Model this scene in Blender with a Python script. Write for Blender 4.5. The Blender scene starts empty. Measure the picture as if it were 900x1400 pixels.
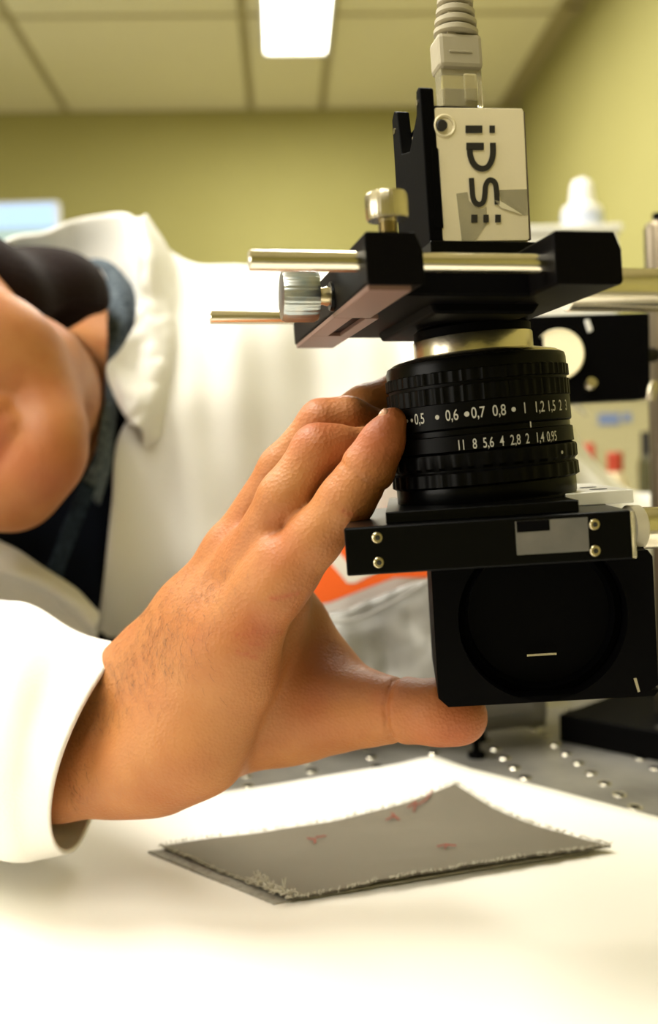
import bpy, bmesh, math, random
import numpy as np
from mathutils import Vector, Matrix, noise
random.seed(4)
rng = np.random.default_rng(4)
S = bpy.context.scene
COL = S.collection
PI = math.pi
FPX = 1400.0

# ---------------------------------------------------------------- camera, world, lights, exposure
CAMZ = 1.103
TABLE = 0.900
PITCH = math.radians(-3.07)
ROLL = math.radians(1.6)
cam_d = bpy.data.cameras.new('camera')
cam = bpy.data.objects.new('camera', cam_d)
COL.objects.link(cam)
cam_d.sensor_fit = 'VERTICAL'
cam_d.sensor_height = 36.0
cam_d.lens = 36.0
cam_d.clip_start = 0.02
cam_d.clip_end = 60
cam_d.dof.use_dof = True
cam_d.dof.focus_distance = 0.395
cam_d.dof.aperture_fstop = 6.3
cam_d.dof.aperture_blades = 9
CF = Vector((0, math.cos(PITCH), math.sin(PITCH)))
R0 = Vector((1, 0, 0))
U0 = R0.cross(CF)
# roll the camera clockwise so that the scene turns anticlockwise
CR = R0 * math.cos(ROLL) - U0 * math.sin(ROLL)
CU = R0 * math.sin(ROLL) + U0 * math.cos(ROLL)
CP = Vector((0, 0, CAMZ))
m = Matrix((CR, CU, -CF)).transposed().to_4x4()
m.translation = CP
cam.matrix_world = m
S.camera = cam

w = bpy.data.worlds.new('world')
S.world = w
w.use_nodes = True
w.node_tree.nodes['Background'].inputs[0].default_value = (1.0, 0.9, 0.75, 1)
w.node_tree.nodes['Background'].inputs[1].default_value = 0.03
S.view_settings.view_transform = 'Standard'
S.view_settings.look = 'None'
S.view_settings.exposure = 0.16
S.view_settings.gamma = 1.0
S.view_settings.use_curve_mapping = False
S.cycles.max_bounces = 8
S.cycles.use_denoising = True

YAW_ROOM = math.radians(2.5)
CEIL_Z = CAMZ + 1.40
LIGHT_POWER = 1.0
# ceiling panels: (x, depth, size_x, size_y, watts)
PANELS = [(0.085, 2.95, 0.20, 1.22, 27), (-0.72, 0.60, 0.45, 1.10, 34), (0.30, 1.75, 0.3, 1.22, 6),
          (-1.55, 1.9, 0.3, 1.22, 20), (-0.45, -0.75, 0.5, 1.10, 8)]  # last panel is an added fill, unseen behind the viewer

def P(px, py, d):
    """world point that sits at depth d in front of the lens, seen at (px, py)"""
    px, py, d = float(px), float(py), float(d)
    return CP + d * (CF + CR * ((px - 450) / FPX) - CU * ((py - 700) / FPX))

# ---------------------------------------------------------------- material helpers
MATS = {}
def mat(name, col, rough=0.5, metal=0.0, spec=0.5, col2=None, nscale=30, bump=0.0, bscale=200, sss=0.0,
        sssr=(1, .3, .15), emit=None, estr=0, trans=0.0, coat=0.0, detail=4, ior=1.45, stretch=None, alpha=1.0):
    if name in MATS: return MATS[name]
    M = bpy.data.materials.new(name); M.use_nodes = True
    nt = M.node_tree; b = nt.nodes['Principled BSDF']
    L = nt.links.new
    b.inputs['Base Color'].default_value = (*col, 1)
    b.inputs['Roughness'].default_value = rough
    b.inputs['Metallic'].default_value = metal
    b.inputs['Specular IOR Level'].default_value = spec
    b.inputs['IOR'].default_value = ior
    b.inputs['Coat Weight'].default_value = coat
    b.inputs['Transmission Weight'].default_value = trans
    b.inputs['Alpha'].default_value = alpha
    if sss:
        b.inputs['Subsurface Weight'].default_value = sss
        b.inputs['Subsurface Radius'].default_value = sssr
        b.inputs['Subsurface Scale'].default_value = 0.006
    if emit:
        b.inputs['Emission Color'].default_value = (*emit, 1)
        b.inputs['Emission Strength'].default_value = estr
    tc = nt.nodes.new('ShaderNodeTexCoord'); mp = nt.nodes.new('ShaderNodeMapping')
    L(tc.outputs['Object'], mp.inputs['Vector'])
    if stretch: mp.inputs['Scale'].default_value = stretch
    if col2 is not None:
        n = nt.nodes.new('ShaderNodeTexNoise'); n.inputs['Scale'].default_value = nscale
        n.inputs['Detail'].default_value = detail
        r = nt.nodes.new('ShaderNodeValToRGB')
        r.color_ramp.elements[0].position = .35; r.color_ramp.elements[1].position = .68
        r.color_ramp.elements[0].color = (*col, 1); r.color_ramp.elements[1].color = (*col2, 1)
        L(mp.outputs[0], n.inputs['Vector']); L(n.outputs['Fac'], r.inputs['Fac']); L(r.outputs[0], b.inputs['Base Color'])
    if bump:
        n = nt.nodes.new('ShaderNodeTexNoise'); n.inputs['Scale'].default_value = bscale; n.inputs['Detail'].default_value = 5
        bp = nt.nodes.new('ShaderNodeBump'); bp.inputs['Strength'].default_value = bump; bp.inputs['Distance'].default_value = .001
        L(mp.outputs[0], n.inputs['Vector']); L(n.outputs['Fac'], bp.inputs['Height']); L(bp.outputs[0], b.inputs['Normal'])
    MATS[name] = M
    return M

M_wall = mat('yellow_wall_paint', (.345, .315, .105), .8, col2=(.36, .33, .115), nscale=3, bump=.1)
M_tile = mat('ceiling_tile_fibre', (.76, .71, .49), .9, col2=(.79, .74, .51), nscale=40, bump=.3, bscale=150)
M_grid = mat('ceiling_grid_paint', (.42, .36, .18), .6)
M_floor = mat('grey_vinyl_floor', (.46, .44, .38), .5, col2=(.50, .48, .42), nscale=20)
M_diff = mat('light_diffuser', (.9, .9, .9), .5, emit=(1, .97, .86), estr=7)
M_whitemetal = mat('white_enamel', (.75, .74, .70), .4)
M_paper = mat('white_paper', (.86, .83, .76), .75, spec=.2, bump=.05, bscale=60)
M_steel = mat('brushed_steel', (.48, .46, .41), .36, .7, col2=(.20, .19, .17), nscale=14, bump=.12, bscale=400, detail=7)
M_hole = mat('hole_rim', (.85, .80, .66), .25, 1.0)
M_dark = mat('dark_hollow', (.004, .004, .004), .9, spec=0)
M_black = mat('black_anodised', (.0012, .0011, .0012), .55, spec=.04, bump=.05, bscale=900)
M_blackrim = mat('black_anodised_satin', (.0016, .0012, .0012), .5, spec=.06, bump=.05, bscale=900)
M_blackgloss = mat('black_gloss', (.0012, .0012, .0012), .28, spec=.10)
M_land = mat('anodised_warm_reflection', (.17, .095, .075), .4, spec=.6)  # warm reflection on black anodising, put into the base colour
M_rubber = mat('lens_black', (.0012, .0011, .0010), .42, spec=.09)
M_rod = mat('polished_steel_rod', (.80, .74, .60), .16, 1.0, bump=.03, bscale=500, stretch=(1, 40, 40))
M_nickel = mat('nickel', (.62, .56, .42), .26, 1.0, bump=.05, bscale=600)
M_brass = mat('satin_brass_nickel', (.58, .50, .32), .28, 1.0)
M_face = mat('champagne_aluminium', (.70, .62, .41), .5, .15, bump=.08, bscale=900)
M_ink = mat('black_ink', (.012, .010, .008), .5)
M_white = mat('white_engraving', (.50, .48, .42), .6)
M_tape = mat('frosted_tape', (.42, .38, .24), .35, alpha=.42)
M_greytape = mat('grey_tape', (.13, .12, .105), .22, spec=.6, col2=(.10, .095, .085), nscale=60, alpha=.9)
M_clear = mat('clear_plastic', (.80, .74, .52), .12, trans=.75, ior=1.46)
M_boot = mat('beige_cable_jacket', (.34, .30, .205), .55, bump=.1, bscale=300)
M_orange = mat('orange_vinyl', (.90, .13, .01), .5)
M_stripe = mat('white_vinyl', (.80, .74, .66), .5)
M_bag = mat('grey_foil_bag', (.25, .24, .215), .45, .15, col2=(.15, .145, .135), nscale=20, bump=.4, bscale=40)
M_coat = mat('white_cotton', (.78, .76, .71), .85, spec=.15, bump=.25, bscale=700, col2=(.80, .78, .73), nscale=10)
M_knit = mat('blue_grey_knit', (.12, .145, .165), .9, spec=.1, col2=(.04, .052, .068), nscale=260, bump=1.0, bscale=300)
M_navy = mat('dark_navy_knit', (.006, .008, .014), .95, spec=.05, bump=.6, bscale=300)
M_hair = mat('dark_brown_hair', (.010, .004, .003), .8, spec=.15, bump=1.0, bscale=300)
M_ahair = mat('arm_hair_brown', (.05, .022, .010), .6)
M_nail = mat('nail', (.60, .32, .19), .25, coat=.3)
M_red = mat('red_pen', (.36, .05, .03), .7)
M_mirror = mat('pale_gold_optic', (.88, .80, .55), .4, .0)
M_cream = mat('cream_enamel', (.42, .38, .22), .5, col2=(.46, .42, .26), nscale=6)
M_blue = mat('blue_print', (.16, .22, .42), .5)
M_redcap = mat('red_plastic', (.45, .05, .02), .45)
M_creamcap = mat('cream_plastic', (.78, .66, .42), .45)
M_milk = mat('milky_plastic', (.85, .84, .86), .4)
M_label = mat('pale_blue_label', (.55, .60, .75), .5)
M_lips = mat('lips', (.48, .16, .10), .45, sss=.1)

def skin_material():
    M = bpy.data.materials.new('skin'); M.use_nodes = True
    nt = M.node_tree; L = nt.links.new; b = nt.nodes['Principled BSDF']
    b.inputs['Roughness'].default_value = .52
    b.inputs['Specular IOR Level'].default_value = .35
    b.inputs['Subsurface Weight'].default_value = .08
    b.inputs['Subsurface Radius'].default_value = (1, .28, .12)
    b.inputs['Subsurface Scale'].default_value = .007
    tc = nt.nodes.new('ShaderNodeTexCoord')
    n1 = nt.nodes.new('ShaderNodeTexNoise'); n1.inputs['Scale'].default_value = 38; n1.inputs['Detail'].default_value = 5
    r1 = nt.nodes.new('ShaderNodeValToRGB')
    r1.color_ramp.elements[0].position = .3; r1.color_ramp.elements[0].color = (.40, .168, .052, 1)
    r1.color_ramp.elements[1].position = .72; r1.color_ramp.elements[1].color = (.33, .112, .030, 1)
    L(tc.outputs['Object'], n1.inputs['Vector']); L(n1.outputs['Fac'], r1.inputs['Fac'])
    at = nt.nodes.new('ShaderNodeAttribute'); at.attribute_name = 'redness'
    mx = nt.nodes.new('ShaderNodeMixRGB'); mx.inputs[2].default_value = (.34, .068, .025, 1)
    L(at.outputs['Fac'], mx.inputs[0]); L(r1.outputs[0], mx.inputs[1]); L(mx.outputs[0], b.inputs['Base Color'])
    n2 = nt.nodes.new('ShaderNodeTexVoronoi'); n2.inputs['Scale'].default_value = 700
    n3 = nt.nodes.new('ShaderNodeTexNoise'); n3.inputs['Scale'].default_value = 160; n3.inputs['Detail'].default_value = 6
    ad = nt.nodes.new('ShaderNodeMath'); ad.operation = 'ADD'
    L(tc.outputs['Object'], n2.inputs['Vector']); L(tc.outputs['Object'], n3.inputs['Vector'])
    L(n2.outputs['Distance'], ad.inputs[0]); L(n3.outputs['Fac'], ad.inputs[1])
    bp = nt.nodes.new('ShaderNodeBump'); bp.inputs['Strength'].default_value = .35; bp.inputs['Distance'].default_value = .0006
    L(ad.outputs[0], bp.inputs['Height']); L(bp.outputs[0], b.inputs['Normal'])
    return M
M_skin = skin_material()

def cloth_material():
    M = bpy.data.materials.new('woven_grey_glass_cloth'); M.use_nodes = True
    nt = M.node_tree; L = nt.links.new; b = nt.nodes['Principled BSDF']
    b.inputs['Roughness'].default_value = .55; b.inputs['Specular IOR Level'].default_value = .4
    uv = nt.nodes.new('ShaderNodeUVMap')
    ws = []
    for d in ('X', 'Y'):
        wv = nt.nodes.new('ShaderNodeTexWave'); wv.bands_direction = d; wv.inputs['Scale'].default_value = 30
        wv.inputs['Distortion'].default_value = .6
        L(uv.outputs[0], wv.inputs['Vector']); ws.append(wv)
    mu = nt.nodes.new('ShaderNodeMath'); mu.operation = 'MULTIPLY'
    L(ws[0].outputs['Fac'], mu.inputs[0]); L(ws[1].outputs['Fac'], mu.inputs[1])
    r = nt.nodes.new('ShaderNodeValToRGB')
    r.color_ramp.elements[0].color = (.075, .062, .040, 1); r.color_ramp.elements[1].color = (.62, .55, .41, 1)
    L(mu.outputs[0], r.inputs['Fac']); L(r.outputs[0], b.inputs['Base Color'])
    bp = nt.nodes.new('ShaderNodeBump'); bp.inputs['Strength'].default_value = .9; bp.inputs['Distance'].default_value = .0008
    L(mu.outputs[0], bp.inputs['Height']); L(bp.outputs[0], b.inputs['Normal'])
    return M
M_cloth = cloth_material()
M_thread = mat('pale_thread', (.50, .47, .38), .8)

# ---------------------------------------------------------------- object helpers
def link(name, me, m=None, parent=None, smooth=False):
    o = bpy.data.objects.new(name, me); COL.objects.link(o)
    if m: me.materials.append(m)
    if parent: o.parent = parent
    if smooth:
        me.polygons.foreach_set('use_smooth', [True] * len(me.polygons))
    return o
def obj(name, bm, m=None, parent=None, smooth=False, auto=None):
    me = bpy.data.meshes.new(name)
    bmesh.ops.recalc_face_normals(bm, faces=bm.faces)
    bm.to_mesh(me); bm.free()
    o = link(name, me, m, parent, smooth or auto is not None)
    if auto is not None:
        me.set_sharp_from_angle(angle=math.radians(auto))
    return o
def raw(name, verts, faces, m=None, parent=None, smooth=False):
    me = bpy.data.meshes.new(name); me.from_pydata([tuple(v) for v in verts], [], faces); me.update()
    return link(name, me, m, parent, smooth)
def thing(name, label, cat, loc=(0, 0, 0), group=None):
    o = bpy.data.objects.new(name, None); COL.objects.link(o); o.empty_display_size = .02
    # the parts are built in world coordinates, so the Empty keeps its place through a parent inverse
    o.location = loc; o['label'] = label; o['category'] = cat
    if group: o['group'] = group
    return o
def adopt(root):
    """children were built in world coordinates: keep them there under the placed Empty"""
    inv = Matrix.Translation(root.location).inverted()
    for c in root.children: c.matrix_parent_inverse = inv
def tag(o, label, cat, group=None):
    o['label'] = label; o['category'] = cat
    if group: o['group'] = group
    return o
def bevel(o, wdt, seg=2):
    md = o.modifiers.new('bevel', 'BEVEL'); md.width = wdt; md.segments = seg; md.limit_method = 'ANGLE'
    return o
def box8(bm, pts):
    """pts: 8 corners, bottom four then top four, each ring in order"""
    v = [bm.verts.new(p) for p in pts]
    for f in ((0, 1, 2, 3), (7, 6, 5, 4), (0, 4, 5, 1), (1, 5, 6, 2), (2, 6, 7, 3), (3, 7, 4, 0)):
        bm.faces.new([v[i] for i in f])
def abox(bm, x0, x1, y0, y1, z0, z1, T=None):
    T = T or (lambda a, b, c: Vector((a, b, c)))
    box8(bm, [T(x0, y0, z0), T(x1, y0, z0), T(x1, y1, z0), T(x0, y1, z0),
              T(x0, y0, z1), T(x1, y0, z1), T(x1, y1, z1), T(x0, y1, z1)])
def prism(bm, poly, T, a0, a1):
    """polygon (p, q) extruded from a0 to a1; T(p, q, a) gives the world point"""
    lo = [bm.verts.new(T(p, q, a0)) for p, q in poly]; hi = [bm.verts.new(T(p, q, a1)) for p, q in poly]
    bm.faces.new(lo); bm.faces.new(hi[::-1]); n = len(poly)
    for i in range(n): bm.faces.new((lo[i], hi[i], hi[(i + 1) % n], lo[(i + 1) % n]))
def basis(ax):
    ax = ax.normalized(); t = Vector((0, 0, 1)) if abs(ax.z) < .9 else Vector((0, 1, 0))
    a = ax.cross(t).normalized(); return a, ax.cross(a).normalized(), ax
def lathe(bm, c, ax, prof, n=48, teeth=None, closed=True):
    """prof: list of (radius, height along ax); teeth: {i: (count, depth)} for profile rows that are ribbed"""
    a, b, ax = basis(ax)
    rows = []
    for i, (r, h) in enumerate(prof):
        row = []
        for k in range(n):
            t = 2 * PI * k / n; rr = r
            if teeth and i in teeth:
                cnt, dp = teeth[i]
                if math.sin(t * cnt) < 0: rr = r - dp
            row.append(bm.verts.new(c + ax * h + a * (rr * math.cos(t)) + b * (rr * math.sin(t))))
        rows.append(row)
    for i in range(len(rows) - 1):
        for k in range(n):
            bm.faces.new((rows[i][k], rows[i][(k + 1) % n], rows[i + 1][(k + 1) % n], rows[i + 1][k]))
    if closed:
        bm.faces.new(rows[0][::-1]); bm.faces.new(rows[-1])
def rod(bm, p, q, r, n=32, ch=.0004):
    L = (q - p).length
    lathe(bm, p, q - p, [(r - ch, 0), (r, ch), (r, L - ch), (r - ch, L)], n)
def tube(bm, pts, rad, n=12, cap=True):
    pts = [Vector(p) for p in pts]; rows = []
    for i, p in enumerate(pts):
        d = (pts[min(i + 1, len(pts) - 1)] - pts[max(i - 1, 0)]).normalized()
        a, b, _ = basis(d); r = rad[i] if hasattr(rad, '__len__') else rad
        rows.append([bm.verts.new(p + a * (r * math.cos(2 * PI * k / n)) + b * (r * math.sin(2 * PI * k / n))) for k in range(n)])
    for i in range(len(rows) - 1):
        for k in range(n): bm.faces.new((rows[i][k], rows[i][(k + 1) % n], rows[i + 1][(k + 1) % n], rows[i + 1][k]))
    if cap: bm.faces.new(rows[0][::-1]); bm.faces.new(rows[-1])
def catmull(pts, sub):
    A = np.array(pts, float); n = len(A)
    ext = np.vstack([2 * A[0] - A[1], A, 2 * A[-1] - A[-2]]); out = []
    for i in range(n - 1):
        p0, p1, p2, p3 = ext[i:i + 4]
        for s in range(sub):
            t = s / sub
            out.append(.5 * ((2 * p1) + (-p0 + p2) * t + (2 * p0 - 5 * p1 + 4 * p2 - p3) * t * t + (-p0 + 3 * p1 - 3 * p2 + p3) * t ** 3))
    out.append(A[-1]); return np.array(out)
def sheet(name, rows, sub, m, parent, thick=.0015, fold=None, offset=-1):
    """rows of (px, py, depth) control points -> smooth cloth surface with thickness"""
    W = np.array([[tuple(P(*q)) for q in r] for r in rows])
    W = np.stack([catmull(W[i], sub) for i in range(W.shape[0])])
    W = np.stack([catmull(W[:, j], sub) for j in range(W.shape[1])], axis=1)
    if fold is not None: W = fold(W)
    a, b, _ = W.shape
    fs = [(i * b + j, i * b + j + 1, (i + 1) * b + j + 1, (i + 1) * b + j) for i in range(a - 1) for j in range(b - 1)]
    o = raw(name, W.reshape(-1, 3), fs, m, parent, True)
    md = o.modifiers.new('thickness', 'SOLIDIFY'); md.thickness = thick; md.offset = offset
    return o
def struct(o):
    o['kind'] = 'structure'; return o

# ---------------------------------------------------------------- the room
cy, sy = math.cos(YAW_ROOM), math.sin(YAW_ROOM)
def RM(x, y, z): return Vector((x * cy - y * sy, x * sy + y * cy, z))
BACK = 4.2; RIGHT = 1.0; LEFT = -3.2; FRONT = -2.6
def room_box(name, x0, x1, y0, y1, z0, z1, m, parent=None):
    bm = bmesh.new(); abox(bm, x0, x1, y0, y1, z0, z1, RM); return obj(name, bm, m, parent)
struct(room_box('wall_back', LEFT, RIGHT, BACK, BACK + .1, 0, CEIL_Z + .1, M_wall))
struct(room_box('wall_right', RIGHT, RIGHT + .1, FRONT - .1, BACK + .1, 0, CEIL_Z + .1, M_wall))
struct(room_box('wall_left', LEFT - .1, LEFT, FRONT - .1, BACK + .1, 0, CEIL_Z + .1, M_wall))
struct(room_box('wall_front', LEFT, RIGHT, FRONT - .1, FRONT, 0, CEIL_Z + .1, M_wall))
struct(room_box('floor', LEFT - .1, RIGHT + .1, FRONT - .1, BACK + .1, -.1, 0, M_floor))
struct(room_box('baseboard_back', LEFT, RIGHT, BACK - .015, BACK, 0, .1, M_whitemetal))
ceiling = struct(room_box('ceiling', LEFT, RIGHT, FRONT, BACK, CEIL_Z + .02, CEIL_Z + .1, M_grid))
# ceiling tiles, each a part; T-bars between them
xs = [-3.2, -2.99, -2.265, -1.54, -.815, -.085, .20, .925, 1.0]
ys = [BACK - .88 * k for k in range(0, 9)]
gap = .014
tile_cache = {}
for i in range(len(xs) - 1):
    for j in range(len(ys) - 1):
        x0, x1, y1, y0 = xs[i] + gap, xs[i + 1] - gap, ys[j] - gap, ys[j + 1] + gap
        if x1 - x0 < .06 or y0 < FRONT: continue
        cx, cyy = (x0 + x1) / 2, (y0 + y1) / 2
        if any(abs(cx - a) < (x1 - x0) / 2 + c / 2 - .02 and abs(cyy - b) < (y1 - y0) / 2 + d / 2 - .02 and c > .9 for a, b, c, d, e in PANELS): continue
        key = (round(x1 - x0, 3), round(y1 - y0, 3))
        if key not in tile_cache:
            bm = bmesh.new(); hx, hy = key[0] / 2, key[1] / 2
            abox(bm, -hx, hx, -hy, hy, -.006, .012)
            me = bpy.data.meshes.new('ceiling_tile'); bmesh.ops.recalc_face_normals(bm, faces=bm.faces); bm.to_mesh(me); bm.free(); me.materials.append(M_tile)
            tile_cache[key] = me
        o = bpy.data.objects.new('ceiling_tile', tile_cache[key]); COL.objects.link(o)
        o.location = RM(cx, cyy, CEIL_Z + .006); o.rotation_euler.z = YAW_ROOM; o.parent = ceiling
bm = bmesh.new()
for x in xs[1:-1]: abox(bm, x - .009, x + .009, FRONT, BACK, CEIL_Z - .001, CEIL_Z + .018, RM)
for y in ys: abox(bm, LEFT, RIGHT, y - .009, y + .009, CEIL_Z - .0015, CEIL_Z + .0175, RM)
struct(obj('trim_1', bm, M_grid))
PLAB = ['long ceiling light panel glowing above the back wall', 'wide ceiling light panel above the table, outside the view',
        'ceiling light panel near the right wall, outside the view', 'ceiling light panel on the left side of the room, outside the view',
        'added fill light panel on the ceiling, unseen behind the viewer']
for (x, y, a, b, wt), lab in zip(PANELS, PLAB):
    t = thing('ceiling_light', lab, 'ceiling light', RM(x, y, CEIL_Z - .03))
    bm = bmesh.new(); f = .012
    for (u0, u1, v0, v1) in ((-a / 2 - f, -a / 2, -b / 2 - f, b / 2 + f), (a / 2, a / 2 + f, -b / 2 - f, b / 2 + f), (-a / 2, a / 2, -b / 2 - f, -b / 2), (-a / 2, a / 2, b / 2, b / 2 + f)):
        abox(bm, x + u0, x + u1, y + v0, y + v1, CEIL_Z - .028, CEIL_Z - .0005, RM)
    obj('frame', bm, M_whitemetal, t)
    bm = bmesh.new(); abox(bm, x - a / 2, x + a / 2, y - b / 2, y + b / 2, CEIL_Z - .022, CEIL_Z - .001, RM)
    obj('diffuser', bm, M_diff, t); adopt(t)
    ld = bpy.data.lights.new('panel_lamp', 'AREA'); ld.shape = 'RECTANGLE'; ld.size = a; ld.size_y = b
    ld.energy = wt * LIGHT_POWER; ld.color = (1, .965, .885)
    lo = bpy.data.objects.new('panel_lamp', ld); COL.objects.link(lo); lo.location = RM(x, y, CEIL_Z - .035); lo.rotation_euler.z = YAW_ROOM

# added window in the left wall, unseen: soft fill light from the left
win = bpy.data.objects.new('fill_window_1', None); COL.objects.link(win); win['kind'] = 'structure'
WY0, WY1, WZ0, WZ1 = -1.3, .45, .95, 2.15
for (a_, b_, c_, d_) in ((WY0 - .05, WY0, WZ0 - .05, WZ1 + .05), (WY1, WY1 + .05, WZ0 - .05, WZ1 + .05), (WY0, WY1, WZ0 - .05, WZ0), (WY0, WY1, WZ1, WZ1 + .05), (-.45, -.41, WZ0, WZ1)):
    room_box('fill_window_frame', LEFT + .0005, LEFT + .04, a_, b_, c_, d_, M_whitemetal, win)
room_box('fill_window_pane', LEFT + .0005, LEFT + .012, WY0, WY1, WZ0, WZ1, mat('glowing_fill_pane', (.8, .8, .8), .5, emit=(1, .96, .88), estr=2), win)
ld = bpy.data.lights.new('fill_window_light', 'AREA'); ld.shape = 'RECTANGLE'; ld.size = 1.15; ld.size_y = 1.7; ld.energy = 30; ld.color = (1, .95, .86)
lo = bpy.data.objects.new('fill_window_light', ld); COL.objects.link(lo); lo.location = RM(LEFT + .06, (WY0 + WY1) / 2, (WZ0 + WZ1) / 2); lo.rotation_euler = (0, -PI / 2, YAW_ROOM)

# ---------------------------------------------------------------- the optical table, paper, cloth
YAW = math.radians(9.5)
tb = thing('optical_table', 'stainless steel optical table top with rows of threaded holes', 'table', (.1, .3, 0))
bm = bmesh.new(); abox(bm, -.95, .75, -.35, .805, TABLE - .06, TABLE)
bevel(obj('table_top', bm, M_steel, tb), .003)
for x, y in ((-.9, -.3), (.7, -.3), (-.9, .75), (.7, .75)):
    bm = bmesh.new(); abox(bm, x - .04, x + .04, y - .04, y + .04, 0, TABLE - .06); obj('leg', bm, M_black, tb)
# threaded holes on the grid seen in the photograph, each its own part
hm = bmesh.new(); lathe(hm, Vector((0, 0, 0)), Vector((0, 0, 1)), [(.0045, 0), (.0042, .00035), (.0031, .0002), (.0031, 0)], 14, closed=False)
me_rim = bpy.data.meshes.new('threaded_hole'); bmesh.ops.recalc_face_normals(hm, faces=hm.faces); hm.to_mesh(me_rim); hm.free()
hm = bmesh.new(); lathe(hm, Vector((0, 0, 0)), Vector((0, 0, 1)), [(.0031, 0), (.0031, .0001)], 14)
bmd = bpy.data.meshes.new('hole_bore'); hm.to_mesh(bmd); hm.free(); me_rim.materials.append(M_hole); bmd.materials.append(M_dark)
base = Vector((.169, .571, TABLE))
ax1 = Vector((-math.sin(math.radians(7.6)), math.cos(math.radians(7.6)), 0)); ax2 = Vector((ax1.y, -ax1.x, 0))
for i in range(-3, 12):
    for j in range(-12, 4):
        q = base + ax1 * (.0215 * i) + ax2 * (.043 * j)
        if not (.535 < q.y < .795 and -.35 < q.x < .33): continue
        h = bpy.data.objects.new('threaded_hole', me_rim); COL.objects.link(h); h.location = q; h.parent = tb
        b2 = bpy.data.objects.new('hole_bore', bmd); COL.objects.link(b2); b2.parent = h
adopt(tb)

# paper: corners found from where its edges cross the table plane
def on_table(px, py, z=TABLE):
    r = P(px, py, 1) - CP; return CP + r * ((z - CP.z) / r.z)
c0 = on_table(592, 1049); c1 = on_table(905, 1128); c2 = on_table(255, 1098)
e1 = (c1 - c0).normalized(); e2 = (c2 - c0).normalized()
n1, n2 = 60, 60
vs = []; fs = []
for i in range(n1 + 1):
    for j in range(n2 + 1):
        s, t = i / n1 * .62, j / n2 * .62
        q = c0 + e1 * s + e2 * t
        lift = .0035 * math.exp(-(s / .02) ** 2) * (.4 + .6 * math.sin(t * 14 + 1) ** 2) + .003 * math.exp(-(t / .018) ** 2)
        lift += .0012 * noise.noise(Vector((s * 9, t * 9, 0))) + .0008
        vs.append(Vector((q.x, q.y, TABLE + .0006 + max(0, lift))))
fs = [(i * (n2 + 1) + j, (i + 1) * (n2 + 1) + j, (i + 1) * (n2 + 1) + j + 1, i * (n2 + 1) + j + 1) for i in range(n1) for j in range(n2)]
pp = raw('paper_sheet', vs, fs, M_paper, None, True)
pp.modifiers.new('t', 'SOLIDIFY').thickness = .0003
tag(pp, 'large white paper sheet covering the front of the steel table', 'paper')

# grey woven cloth sample, frayed, its back corner lifted
Lc = on_table(222, 1169); Fc = on_table(400, 1243); Rc = on_table(836, 1169); Ac = Lc + Rc - Fc
PZ = TABLE + .0035
def cloth_pt(s, t, dz=0, jit=True):
    """s: front to back along L->F edge reversed, t: towards the right"""
    q = Fc + (Lc - Fc) * s + (Rc - Fc) * t
    z = PZ + .013 * (max(0, s * t) ** 3.2) + .0028 * max(0, 1 - s) ** 3 * (max(0, math.sin(t * PI)) ** .8 * .7 + .35) + .0012 * math.sin(t * 5 + 1) * s
    z += .0008 * noise.noise(Vector((s * 5, t * 5, 2)))
    if jit:
        e = 0
        if s <= 1e-6: e = .0015 * noise.noise(Vector((t * 26, 0, 1))) + .0012 * noise.noise(Vector((t * 90, 0, 7)))
        if s <= 1e-6 and t < .06: e += .004 * noise.noise(Vector((t * 60, 3, 1)))
        if t <= 1e-6: e = .0012 * noise.noise(Vector((s * 60, 5, 1)))
        q = q + Vector((e * .6, -e, 0))
    return Vector((q.x, q.y, z + dz))
ct = thing('cloth_swatch', 'grey woven cloth swatch with frayed edges and red pen marks on the paper', 'cloth', (Fc.x, Fc.y, TABLE))
def cloth_layer(name, dz, sh, parent, s0=0, s1=1, t0=0, t1=1, k=1.0, m=None):
    n = 110; V = []; 
    for i in range(n + 1):
        for j in range(n + 1):
            s, t = s0 + (s1 - s0) * i / n, t0 + (t1 - t0) * j / n
            v = cloth_pt(s, t, 0); v.z = PZ - .001 + (v.z - PZ) * k + dz; V.append(v + sh)
    F = [(i * (n + 1) + j, i * (n + 1) + j + 1, (i + 1) * (n + 1) + j + 1, (i + 1) * (n + 1) + j) for i in range(n) for j in range(n)]
    o = raw(name, V, F, m or M_cloth, parent, True)
    uvl = o.data.uv_layers.new(name='UVMap')
    idx = np.zeros(len(o.data.loops), int); o.data.loops.foreach_get('vertex_index', idx)
    uvs = np.stack([(idx // (n + 1)) / n * .75, (idx % (n + 1)) / n], 1).astype(np.float32)
    uvl.data.foreach_set('uv', uvs.ravel())
    o.modifiers.new('t', 'SOLIDIFY').thickness = .0009
    return o
cloth_layer('upper_layer', .0014, Vector((0, 0, 0)), ct)
cloth_layer('lower_layer', 0, Vector((-.007, -.0015, 0)), ct, s0=.02, t1=.98, k=.35, m=mat('pale_glass_cloth', (.34, .32, .26), .7, bump=.6, bscale=900, col2=(.24, .22, .175), nscale=300))
bm = bmesh.new()
def thread(p, d, L, r=.00016):
    pts = [p + d * (L * i / 4) + Vector((0, 0, .0006 * math.sin(i * 1.3 + p.x * 900))) for i in range(5)]
    tube(bm, pts, r, 4)
for k in range(170):
    t = random.random(); p = cloth_pt(0, t) + Vector((0, 0, .0012))
    thread(p + Vector((0, .0006, 0)), Vector((random.uniform(-.8, .3), -1, random.uniform(-.3, .25))).normalized(), random.uniform(.0012, .0032))
for k in range(150):
    t = random.random(); p = cloth_pt(t, 0) + Vector((0, 0, .001))
    thread(p, Vector((-1, random.uniform(-.8, .3), random.uniform(-.2, .3))).normalized(), random.uniform(.001, .0028))
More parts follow.
